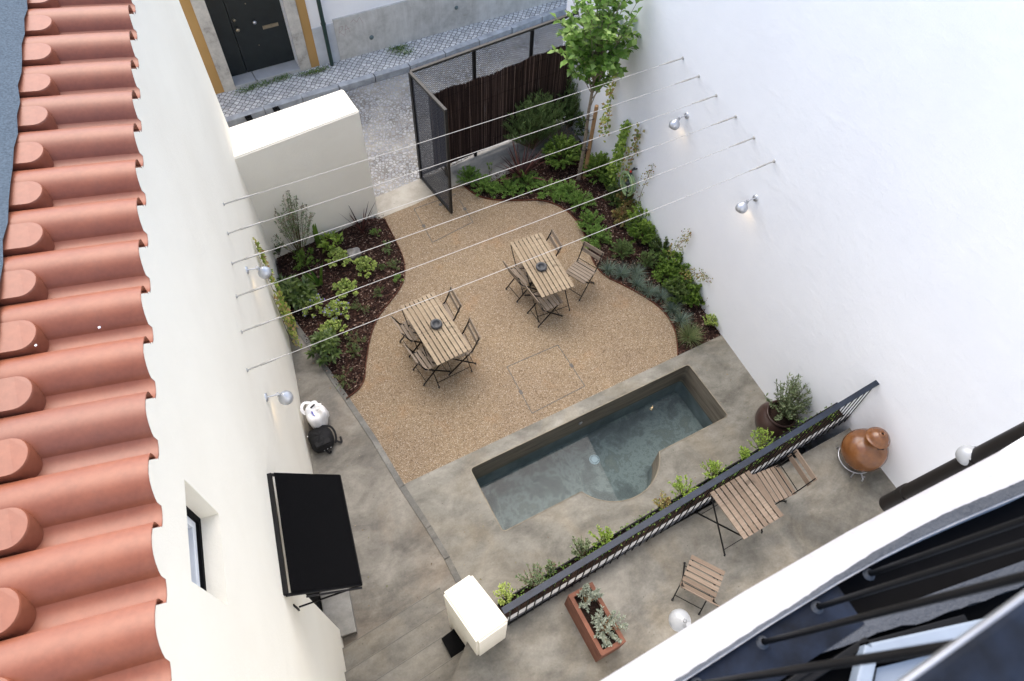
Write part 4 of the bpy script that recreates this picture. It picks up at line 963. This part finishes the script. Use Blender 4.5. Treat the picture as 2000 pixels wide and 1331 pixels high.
def leaves_on(m, sm, base, tips, nl, ll, lw, t0=.35, curve=.15, wob=.5, up=.35, sr=.006, droop=.15, sep=True, fold=.2):
    for tip in tips:
        tip = Vector(tip); mid = base.lerp(tip, .5) + Vector((U(-1, 1), U(-1, 1), U(0, 1.2))) * (tip - base).length * curve
        pts = [base.lerp(mid, t).lerp(mid.lerp(tip, t), t) for t in [i / 6 for i in range(7)]]
        if sm is not None: sm.tube(pts, [sr * (1 - .75 * i / 6) for i in range(7)], 5, rr=.5)
        for _ in range(nl):
            t = t0 + (1 - t0) * U(0, 1) ** .7; k = min(5, int(t * 6)); p = pts[k].lerp(pts[k + 1], t * 6 - k); dr = (pts[k + 1] - pts[k]).normalized()
            d = dr * U(.1, .9) + Vector((U(-1, 1), U(-1, 1), U(-.6, .8))) * wob * 1.6 + Vector((0, 0, up))
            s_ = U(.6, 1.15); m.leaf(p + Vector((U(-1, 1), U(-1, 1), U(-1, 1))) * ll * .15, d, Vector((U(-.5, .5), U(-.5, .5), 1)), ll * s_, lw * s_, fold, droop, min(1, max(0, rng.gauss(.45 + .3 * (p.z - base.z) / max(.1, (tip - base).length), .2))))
def bush(label, base, r, h, mat, ns, nl, ll, lw, cat='plant', name='shrub', off=(0, 0), squash=(1, 1), rotz=0, wob=.5, up=.35, t0=.35, curve=.12, sr=.005, stem=None, droop=.15, group=None, hollow=.45, fl=None, hmin=.35):
    base = Vector(base); T = thing(name, base, label, cat); 
    if group: T['group'] = group
    m = MB(); sm = MB(); tips = []
    for _ in range(ns):
        a = U(0, 2 * pi); rr = U(hollow, 1) ** .6 if U(0, 1) > .3 else U(0, .7)
        zz = h * max(hmin, (1 - .62 * rr ** 2.2)) * U(.72, 1.08)
        x, y = r * rr * cos(a) * squash[0], r * rr * sin(a) * squash[1]; x, y = x * cos(rotz) - y * sin(rotz), x * sin(rotz) + y * cos(rotz)
        tips.append(base + Vector((x + off[0], y + off[1], zz)))
    leaves_on(m, sm, base, tips, nl, ll, lw, t0, curve, wob, up, sr, droop)
    par(m.build('foliage', G[mat]), T); par(sm.build('stem', stem or m_stem), T)
    if fl:
        fm = MB(); mt, nf, fs = fl
        for _ in range(nf):
            p = rng.choice(tips) + Vector((U(-1, 1), U(-1, 1), U(0, 1))) * .04
            for k in range(4): fm.leaf(p, Vector((U(-1, 1), U(-1, 1), U(0, .8))), Vector((0, 0, 1)), fs, fs * .8, .2, 0)
        par(fm.build('blossoms', G[mt]), T)
    return T
def spikes(label, base, n, L, w, mat, droop, cat='grass', name='ornamental_grass', spread=1., lift=(.3, 1.2), seg=4, r0=.04, off=(0, 0)):
    base = Vector(base); m = MB()
    for _ in range(n):
        a = U(0, 2 * pi); e = U(*lift); d = Vector((cos(a) * spread + off[0], sin(a) * spread + off[1], e)); l = L * U(.6, 1.1)
        m.blade(base + Vector((cos(a) * U(0, r0), sin(a) * U(0, r0), 0)), d, l, w, droop * U(.5, 1.3), seg=seg)
    o = m.build(name, G[mat]); return tag(o, label, cat)

# planted containers
TB = thing('terracotta_planter', (1.73, .74, tz), 'rectangular terracotta planter box on the terrace filled with dark soil', 'planter')
m = MB(); X0, X1, Y0, Y1, hz = 1.575, 1.885, .395, 1.09, .45; wt = .045
m.prism([(X0, Y0), (X1, Y0), (X1, Y1), (X0, Y1)], tz, tz + hz, holes=[[(X0 + wt, Y0 + wt), (X1 - wt, Y0 + wt), (X1 - wt, Y1 - wt), (X0 + wt, Y1 - wt)]]); par(m.build('box', m_terra), TB)
m = MB(); m.box((X0 - .003 + .005, .74, tz + .40), (.004, .0, .0)); 
m = MB(); m.box(((X0 + X1) / 2, (Y0 + Y1) / 2, tz + .34), (X1 - X0 - 2 * wt, Y1 - Y0 - 2 * wt, .06)); par(m.build('soil', m_soil), TB)
bush('grey green shrub growing in the terracotta planter box, end nearer the railing', (1.72, .93, tz + .37), .15, .26, 'silver', 26, 34, .034, .012, stem=m_stake, name='potted_shrub', up=.2, off=(.05, .03))
T_ = bush('sprawling grey green shrub growing in the terracotta planter box, end nearer the facade', (1.74, .62, tz + .37), .21, .25, 'silver', 40, 36, .034, .012, stem=m_stake, name='potted_shrub', up=.1, off=(.06, -.01))
PO = thing('clay_pot', (5.93, 2.0, 0), 'large round dark brown glazed pot on the pool deck beside the white wall', 'pot')
pc = Vector((5.935, 2.0, 0)); m = MB(); m.lathe([(0, 0), (.17, 0), (.20, .02), (.27, .10), (.315, .22), (.315, .31), (.28, .40), (.235, .455), (.215, .475), (.222, .50), (.232, .515), (.215, .52), (.195, .50), (.19, .44)], pc, 48); par(m.build('pot_body', m_pot), PO)
m = MB(); m.lathe([(0, .455), (.195, .45)], pc, 24); par(m.build('soil', m_soil), PO)
bush('grey green olive shrub growing in the large brown pot', pc + Vector((0, 0, .45)), .44, .76, 'olive', 70, 30, .066, .016, name='olive_shrub', up=.5, off=(.05, .10), hollow=.2, hmin=.5, t0=.22, curve=.06, squash=(1.05, .8))

# rock, hose
m = MB(); bm = bmesh.new(); bmesh.ops.create_icosphere(bm, subdivisions=3, radius=.5)
for v in bm.verts:
    f = 1 + .22 * sin(v.co.x * 7 + 1) * cos(v.co.y * 6) + .15 * sin(v.co.z * 9); v.co = Vector((v.co.x * .26, v.co.y * .20, v.co.z * .28)) * f
bm.verts.index_update(); rp = at(692, 497, .06); m.add([rp + v.co for v in bm.verts], [[v.index for v in f.verts] for f in bm.faces]); bm.free()
tag(m.build('rock', m_rock), 'pale grey pink boulder lying in the mulch of the left bed', 'rock')
HR = thing('garden_hose', RW(6.95, .1, .8), 'coiled green striped garden hose hanging on the white wall', 'hose')
hc = RW(6.92, .12, .62); m = MB()
for k in range(9):
    R0 = .13 + .026 * (k % 4) + U(-.006, .01); oy = .035 * (k // 3) + U(-.006, .006)
    m.tube([hc + RN * (oy - .03) + RT * (R0 * cos(a)) + Vector((0, 0, R0 * 1.15 * sin(a) - .02 * k % 3 * .01)) for a in [2 * pi * i / 30 for i in range(31)]], .0085, 6, rr=U(0, 1))
par(m.build('hose_coil', m_hose), HR)
m = MB(); t = RW(6.92, .0, .93); m.tube([t, t + RN * .10, t + RN * .13 + Vector((0, 0, -.05))], .014, 8); m.tube([t + RN * .12 + Vector((0, 0, -.05)), t + RN * .14 + Vector((0, 0, -.17))], .028, 10); m.box(t + RN * .08 + Vector((0, 0, .03)), (.07, .02, .02), .3); m.box(t + RN * .19 + Vector((.02, -.06, -.22)), (.12, .07, .05), .5, bev=.012)
m.tube([t + RN * .14 + Vector((0, 0, -.17)), hc + RN * .06 + RT * -.12 + Vector((0, 0, -.25)), hc + RN * .03 + Vector((0, 0, -.4))], .009, 6)
par(m.build('hose_fitting', m_hosed), HR)
m = MB(); m.box(t + RN * .13 + Vector((0, 0, -.02)), (.035, .035, .02), .3, bev=.004); par(m.build('tap_knob', m_red), HR)

# tree
TRp = Vector((6.04, 7.94, 0)); TR_ = thing('young_tree', TRp, 'young broad leaved tree with pale green leaves tied to a timber stake', 'tree')
m = MB(); top = Vector((6.05, 7.93, 2.7)); m.tube([TRp, TRp + Vector((.02, 0, .8)), TRp + Vector((0, .01, 1.6)), top], [.042, .034, .028, .020], 10)
crc = Vector((5.98, 7.92, 3.22)); tips = []
lm = MB()
for _ in range(64):
    a = U(0, 2 * pi); e = U(-.75, 1.); rr = U(.6, 1.0)
    d = Vector((cos(a) * math.sqrt(max(.05, 1 - e * e)) * .80, sin(a) * math.sqrt(max(.05, 1 - e * e)) * .72, e * .98)); tips.append(crc + d * rr)
tips += [crc + Vector(v) for v in ((.72, -.05, .25), (.78, .10, .05), (.66, -.25, -.15), (-.60, .10, .40), (-.55, -.15, .10), (.1, .0, -1.0), (.2, -.1, -.85), (-.1, .1, -.8), (.0, .2, 1.15), (.2, .5, .9))]
for tp in tips:
    st = TRp.lerp(top, U(.72, 1.0)) if tp.z > 2.6 else TRp.lerp(top, U(.62, .8))
    mid = st.lerp(tp, .55) + Vector((0, 0, .08 + U(0, .1))); m.tube([st, mid, tp], [.010, .006, .003], 5, rr=.5)
    for k in range(26):
        t = U(.3, 1); p = st.lerp(mid, t * 2) if t < .5 else mid.lerp(tp, t * 2 - 1)
        d = (tp - st).normalized() * .4 + Vector((U(-1, 1), U(-1, 1), U(-.5, .4))); s_ = U(.65, 1.1)
        lm.leaf(p, d, Vector((U(-.5, .5), U(-.5, .5), 1)), .145 * s_, .095 * s_, .12, .12, min(1, max(0, rng.gauss(.5, .27))))
par(m.build('trunk', m_bark), TR_); par(lm.build('crown', G['magnolia']), TR_)
m = MB(); m.tube([(6.16, 7.92, 0), (6.165, 7.91, 1.70)], .036, 12); sk = tag(m.build('tree_stake', m_stake), 'round timber stake tied to the young tree', 'stake')
m = MB()
for z in (.75, 1.45): m.tube([Vector((6.10 + .085 * cos(a), 7.93 + .05 * sin(a), z)) for a in [2 * pi * i / 16 for i in range(17)]], .006, 6)
m.build('tree_tie', m_rub, sk)

# ---------------------------------------------------------- left bed plants
z0 = 0.
B_ = lambda x, y, z=0.: at(x, y, z)
bush('tall airy shrub with small pale leaves against the low cream wall', B_(590, 505), .44, 1.42, 'nandina', 50, 30, .048, .018, up=.2, t0=.45, curve=.05, name='tall_shrub', off=(.08, .05), hollow=.1, hmin=.6, wob=.8)
bush('dark leafy shrub at the foot of the tall airy shrub', B_(598, 520), .26, .42, 'mid', 26, 22, .05, .022, name='shrub')
bush('bright green broad leaved perennial in front of the low cream wall', B_(648, 486), .22, .34, 'bright', 16, 10, .105, .045, name='perennial', t0=.5)
bush('small dark shrub in the corner of the cream walls', B_(545, 500), .17, .5, 'dark', 20, 28, .035, .02)
spikes('clump of dark red spiky leaves beside the low cream wall', B_(707, 452), 24, .62, .03, 'red', .25, 'plant', 'spiky_plant', .5, (.5, 1.6))
for (px, py, n_, L_, lab) in ((622, 478, 5, .62, 'tall strap leaved plant with upright green blades beside the tall airy shrub'), (625, 556, 7, .50, 'tall strap leaved plant with upright green blades among the lime rosettes')):
    o = spikes(lab, B_(px, py), n_, L_, .075, 'mid', .2, 'plant', 'strap_leaf_plant', .45, (.8, 2.))
for (px, py, r_, lab, fl) in ((662, 512, .19, 'lime green rosette plant left of the boulder', None), (713, 530, .19, 'lime green rosette plant right of the boulder', None), (676, 574, .20, 'lime green rosette plant in the middle of the left bed', None),
    (654, 655, .20, 'lime green rosette plant beside the passage curb', None), (660, 616, .19, 'lime green rosette plant with violet flowers in the open mulch', ('purple', 22, .022)), (614, 607, .19, 'lime green rosette plant with violet flowers close to the passage curb', ('purple', 34, .022))):
    bush(lab, B_(px, py), r_ * 1.2, .24, 'lime', 44, 24, .044, .034, name='rosette_plant', t0=.78, up=.15, wob=.8, fl=fl, hmin=.55, droop=.0, group='lime green rosette plants', hollow=.1)
for (px, py, r_, h_, ll, lab, gm) in ((573, 588, .36, .42, .15, 'large dark green hand leaved shrub against the cream wall', 'dark'), (640, 688, .27, .36, .12, 'dark green hand leaved shrub beside the end of the left bed', 'dark')):
    bush(lab, B_(px, py), r_, h_, gm, 44, 14, ll, ll * .38, name='hand_leaf_shrub', t0=.8, up=.0, wob=1., droop=.25, hmin=.5, hollow=.2)
for (px, py, r_, h_, lab) in ((705, 602, .17, .16, 'low green ground cover right of the violet flowered plants'), (697, 668, .2, .18, 'low green ground cover beside the left table curve'), (672, 742, .22, .2, 'low green ground cover at the narrow tip of the left bed'), (692, 690, .14, .24, 'dark narrow leaved perennial near the tip of the left bed'),
    (742, 575, .12, .16, 'small green seedling plant in the widest part of the left bed'), (756, 487, .17, .14, 'low green ground cover near the street end of the left bed'), (770, 520, .14, .12, 'sparse grey green ground cover at the edge of the gravel curve'), (742, 525, .13, .12, 'sparse green ground cover right of the lime rosettes'), (777, 548, .10, .12, 'small sprig at the widest point of the left bed'), (735, 460, .12, .14, 'low sprig below the spiky red leaves')):
    bush(lab, B_(px, py), r_ * 1.05, h_ * .9, rng.choice(['dark', 'wisp', 'juniper', 'dark']), 15, 20, .034, .009, cat='ground cover', name='ground_cover', t0=.3, up=.1, wob=.7, hmin=.2)
# climbing vine on the left wall
def vine(label, wallfn, pts, nl, mat, ll=.075, name='climbing_vine'):
    T = thing(name, wallfn(pts[0][0], .02, 0), label, 'vine'); sm = MB(); m = MB()
    n = MB(); w_ = [wallfn(y, .025 + o, z) for y, z, o in pts]; sm.tube(w_, [.006 * (1 - .6 * i / (len(w_) - 1)) for i in range(len(w_))], 5)
    nrm = (wallfn(pts[0][0], 1) - wallfn(pts[0][0], 0)).normalized()
    for _ in range(int(nl * 2.2)):
        k = rng.randrange(len(w_) - 1); p = w_[k].lerp(w_[k + 1], U(0, 1)); sp = .12 * (1 - k / len(w_)) + .03
        p = p + Vector((0, U(-sp, sp), U(-sp, sp))) + nrm * U(0, .08 * (1 - k / len(w_)) + .02)
        m.leaf(p, Vector((U(-.3, .3), U(-1, 1), U(-1, .4))) + nrm * .5, nrm + Vector((0, 0, .6)), ll * U(.6, 1.1), ll * .8 * U(.6, 1.1), .1, .1)
    par(m.build('foliage', G[mat]), T); par(sm.build('stem', m_stem), T); return T
vine('climbing vine with yellow green leaves on the cream wall beside the lamp', LW, [(7.05, 0, .03), (7.05, .5, .02), (7.1, 1.0, .01), (7.15, 1.5, 0), (7.25, 1.9, 0)], 130, 'bronze2')
vine('second strand of yellow green climbing vine low on the cream wall', LW, [(6.75, 0, .03), (6.75, .4, .02), (6.85, .8, .01), (6.9, 1.15, 0)], 70, 'bronze2')

# ---------------------------------------------------------- right bed plants
for i, (px, py, r_) in enumerate(((915, 352, .20), (948, 372, .22), (992, 374, .24), (1028, 362, .24), (1072, 378, .24), (1108, 380, .22), (1132, 402, .24), (1152, 440, .22), (1165, 470, .24))):
    bush(['feathery juniper at the corner beside the grey concrete strip', 'feathery juniper behind the gate edge, second from the concrete strip', 'feathery juniper in front of the dark red blades, left one', 'feathery juniper in front of the dark red blades, right one',
          'feathery juniper in front of the tree stake, left one', 'feathery juniper in front of the tree stake, right one', 'feathery juniper where the bed edge turns towards the tables', 'darker feathery juniper just past the turn of the bed edge', 'darker feathery juniper behind the angled folding chair'][i],
         B_(px, py), r_ * 1.35, .23, 'juniper', 46, 42, .052, .013, cat='juniper', name='juniper', t0=.2, up=.25, wob=.45, hmin=.3, group='low feathery junipers along the gravel edge', curve=.08)
for i, (px, py, r_, h_) in enumerate(((1098, 318, .44, .62), (1170, 348, .38, .58), (1198, 330, .28, .55))):
    bush(['round dense green bush left of the tree stake', 'round dense green bush right of the tree stake', 'round dense green bush between the stake and the hose'][i], B_(px, py), r_, h_, ['mid', 'mid', 'dark'][i], 190, 50, .034, .024, cat='bush', name='round_bush', t0=.45, hmin=.4, hollow=.5, wob=.8, group='round bushes by the tree stake')
bush('dark leafy bush behind the tree trunk', B_(1160, 275), .44, .85, 'dark', 100, 30, .065, .042, cat='bush', name='bush')
bush('wispy green needle shrub in front of the reed screen', B_(1040, 292), .66, 1.15, 'wisp', 170, 46, .095, .014, up=.5, wob=.35, t0=.3, name='needle_shrub', hmin=.6, curve=.06, hollow=.1, squash=(1.25, .6), rotz=.1, off=(.05, .1))
bush('second wispy green needle shrub near the right end of the reed screen', B_(1110, 250), .55, 1.1, 'wisp', 140, 44, .09, .014, up=.5, wob=.35, t0=.3, name='needle_shrub', hmin=.6, curve=.06, hollow=.1, off=(.1, .1))
bush('dusty brown flowering shrub between the wispy shrub and the round bush', B_(1090, 285), .36, .6, 'pinkgrey', 60, 22, .022, .012, name='flowering_shrub', t0=.6)
spikes('clump of dark red sword leaves in the mulch', B_(1018, 346), 46, .78, .045, 'red', .35, 'plant', 'sword_leaf_plant', .7, (.35, 1.8))
bush('slender sprig standing at the edge of the grey concrete strip', B_(957, 345), .10, .42, 'mid', 4, 18, .04, .018, name='sprig', hmin=.8)
bush('upright rosemary like shrub in the middle of the right bed', B_(1212, 500), .22, .38, 'wisp', 60, 40, .045, .010, name='needle_shrub', t0=.2, up=.5, wob=.3)
bush('second upright rosemary like shrub nearer the white wall', B_(1262, 520), .2, .34, 'wisp', 50, 40, .045, .010, name='needle_shrub', t0=.2, up=.5, wob=.3)
for i, (px, py, L_, mt, n_) in enumerate(((1188, 528, .26, 'fescue', 220), (1214, 536, .26, 'fescue', 260), (1245, 556, .27, 'fescue', 240), (1268, 572, .27, 'fescue', 240), (1292, 582, .26, 'fescue', 220), (1312, 606, .28, 'fescue', 240), (1330, 628, .28, 'fescue', 200), (1345, 660, .36, 'grass', 340), (1243, 535, .26, 'fescue', 180))):
    spikes(['blue grey grass tuft beside the angled folding chair', 'brightest blue grey grass tuft at the curve of the gravel edge', 'blue grey grass tuft, third along the gravel edge from the chair', 'blue grey grass tuft, fourth along the gravel edge from the chair', 'blue grey grass tuft in the middle of the grass row', 'blue grey grass tuft, third from the concrete deck', 'blue grey grass tuft, second from the concrete deck', 'large dull green grass tuft at the corner of the concrete deck', 'blue grey grass tuft set back behind the front row'][i],
           B_(px, py), int(n_ * .8), L_ * .85, .0065, mt, .75, 'grass tuft', 'grass_tuft', .75, (.25, 1.6), 5, .05)
for i, (px, py, r_, h_, mt, lab) in enumerate(((1205, 395, .24, .34, 'dark', 'dark leafy shrub below the coiled hose'), (1225, 405, .22, .36, 'bronze', 'yellow bronze leaved shrub next to the coiled hose'), (1250, 400, .30, .55, 'mid', 'leafy green shrub climbing the white wall beside the hose'),
    (1262, 440, .34, .48, 'bright', 'light green leafy shrub sprawling along the white wall'), (1285, 455, .28, .4, 'bright', 'light green leafy shrub spilling against the white wall below the lamp'), (1318, 530, .34, .5, 'mid', 'green twiggy shrub in the right bed behind the grass tufts'), (1335, 525, .32, .55, 'bright', 'lighter green twiggy shrub reaching up the white wall'), (1342, 560, .3, .45, 'mid', 'dark green shrub behind the last grass tufts'),
    (1200, 350, .26, .4, 'dark', 'dark bush between the round bush and the coiled hose'), (1212, 430, .18, .2, 'bronze', 'low bronze leaved plant in the open mulch of the right bed'))):
    bush(lab, B_(px, py), r_ * 1.25, h_ * 1.1, mt, 66, 34, .052, .028, name='shrub', cat='shrub', off=(.02, 0), hmin=.35)
for px, py, r_, h_, mt, lab in ((1250, 470, .30, .42, 'mid', 'mid green shrub filling the bed below the light green shrub'), (1292, 498, .30, .40, 'dark', 'dark green shrub between the rosemary like shrub and the white wall'), (1322, 580, .28, .42, 'dark', 'dark green shrub behind the middle of the grass row'), (1352, 588, .24, .40, 'mid', 'mid green shrub against the white wall near the yellow green bush'), (1238, 452, .2, .3, 'dark', 'dark leafy plant between the bronze plant and the white wall'), (1300, 545, .26, .34, 'mid', 'leafy plant just behind the grass row near its centre')):
    bush(lab, B_(px, py), r_, h_, mt, 66, 34, .050, .024, name='shrub', cat='shrub', hmin=.35)
bush('small yellow green bush beside the corner of the concrete deck', B_(1384, 636), .14, .26, 'lime', 30, 20, .034, .026, name='bush', cat='bush', t0=.5)
bush('dark red rose bush twigs between the yellow green bush and the grasses', B_(1372, 600), .2, .3, 'red', 20, 10, .04, .014, name='twiggy_shrub', sr=.004)
vine('vine strand with yellow green leaves on the white wall near the tree', RW, [(8.0, .9, .03), (8.0, 1.3, .02), (8.05, 1.7, .01), (8.1, 2.1, 0), (8.15, 2.3, 0)], 90, 'bronze2')
vine('leafy vine on the white wall above the coiled hose', RW, [(7.45, 0, .04), (7.42, .5, .03), (7.4, .9, .02), (7.42, 1.3, .01), (7.4, 1.6, 0)], 230, 'bright', .08)
vine('thin reddish vine strand on the white wall above the coiled hose', RW, [(7.1, .4, .03), (7.1, .9, .02), (7.05, 1.3, .0), (7.05, 1.75, 0)], 60, 'bronze')
vine('thin upright vine strand on the white wall between hose and lamp', RW, [(6.6, .3, .02), (6.6, .7, .01), (6.55, 1.1, 0), (6.5, 1.4, 0)], 36, 'bronze', .035)
vine('yellow green vine tip leaning away from the white wall shrub', RW, [(5.3, .3, .05), (5.3, .6, .03), (5.2, .9, .01), (5.15, 1.1, 0)], 60, 'bronze', .035)
vine('long yellow green vine shoot low on the white wall', RW, [(4.9, .3, .05), (4.75, .5, .03), (4.6, .65, .01), (4.4, .75, 0)], 60, 'bronze', .035)
# ---------------------------------------------------------- trough plants
for i, (x, r_, h_, mt, lab) in enumerate(((1.00, .13, .22, 'lime', 'yellow green trough plant next to the cream pillar'), (1.35, .20, .36, 'nandina', 'feathery reddish green trough plant, second from the pillar'), (1.62, .08, .2, 'nandina', 'small reddish sprig in the trough beside the feathery plant'), (2.02, .15, .50, 'olive', 'tallest dark leafy trough plant'), (2.32, .17, .30, 'bright', 'low bright green trough plant beside the tallest one'),
    (3.25, .13, .16, 'bronze', 'sparse trough plant opposite the pool bay'), (3.55, .20, .30, 'bright', 'bright green trough plant opposite the terrace table'), (4.02, .18, .30, 'bright', 'bright green trough plant just right of the terrace table'), (4.55, .10, .20, 'bright', 'small trough plant left of the dense green one'), (4.82, .20, .42, 'bright', 'dense green trough plant beside the big brown pot'))):
    y = 1.255 + (x - .9) * .033 + .14
    bush(lab, (x, y, 1.25), r_ * .9, h_, mt, 26, 20, .034, .016, name='trough_plant', off=(0, .09), group='plants in the trough behind the railing', hmin=.4)
cv = MB()
for _ in range(1100):
    x = U(.95, 6.1); y = 1.255 + (x - .9) * .033 + U(.04, .21); cv.leaf(Vector((x, y, 1.26 + U(0, .07))), Vector((U(-1, 1), U(-1, 1), U(0, .8))), Vector((0, 0, 1)), .04 * U(.6, 1.1), .018, .2, .1)
tag(cv.build('ground_cover', G['mid']), 'low leafy ground cover filling the trough behind the railing', 'ground cover', kind='stuff')
# weeds on the pavement
for i, (pts, lab) in enumerate((([(478, 180), (500, 172), (520, 166), (545, 158), (555, 155)], 'strip of green weeds along the marble door step'), ([(600, 147), (615, 143), (628, 139)], 'tuft of weeds at the foot of the ochre band'), ([(768, 98), (780, 103), (795, 107), (785, 96)], 'patch of weeds in the pavement below the stained render'))):
    T = thing('weed_patch', at(*pts[0], .1), lab, 'weeds'); m = MB()
    for (px, py) in pts:
        c = at(px, py, .10)
        for _ in range(110):
            m.leaf(c + Vector((rng.gauss(0, .10), rng.gauss(0, .035), U(0, .06))), Vector((U(-1, 1), U(-1, 1), U(.1, 1.2))), Vector((0, 0, 1)), U(.03, .07), .012, .2, .2)
    par(m.build('foliage', G['mid']), T)

for i, (px, py) in enumerate(((486, 231), (540, 214))):
    c = at(px, py, .13); m = MB(); m.box(c, (.13, .12, .05), .06, bev=.012); m.tube([c + Vector((0, 0, .02)), c + Vector((0, 0, .05))], .03, 12)
    tag(m.build('kerb_bracket', m_blackm), ('dark metal bracket on the kerb, the one nearer the cream house', 'dark metal bracket on the kerb, the one behind the low wall top')[i], 'bracket', 'metal brackets on the kerb')

lt = MB()
for poly, n_, bx in ((grav, 60, (.6, 5.4, 3.8, 8.9)), (deck, 26, (.8, 6.1, 1.5, 3.7)), (pas, 22, (-.6, .6, 2.4, 7.0))):
    k = 0
    while k < n_:
        p = (U(bx[0], bx[1]), U(bx[2], bx[3]))
        if not inside(p, [tuple(q) for q in poly]) or (deck is poly and inside(p, pool)): continue
        k += 1; a = U(0, 2 * pi); lt.leaf(Vector((p[0], p[1], .006)), Vector((cos(a), sin(a), U(0, .25))), Vector((U(-.3, .3), U(-.3, .3), 1)), U(.015, .04), U(.008, .018), .3, .1, U(0, 1))
tag(lt.build('fallen_leaves', leafmat('dry_leaf', [(.10, .05, .02), (.22, .14, .06), (.12, .14, .04), (.30, .24, .16)], .8, .1)), 'few small dry leaves scattered over the gravel and concrete', 'leaf litter', kind='stuff')
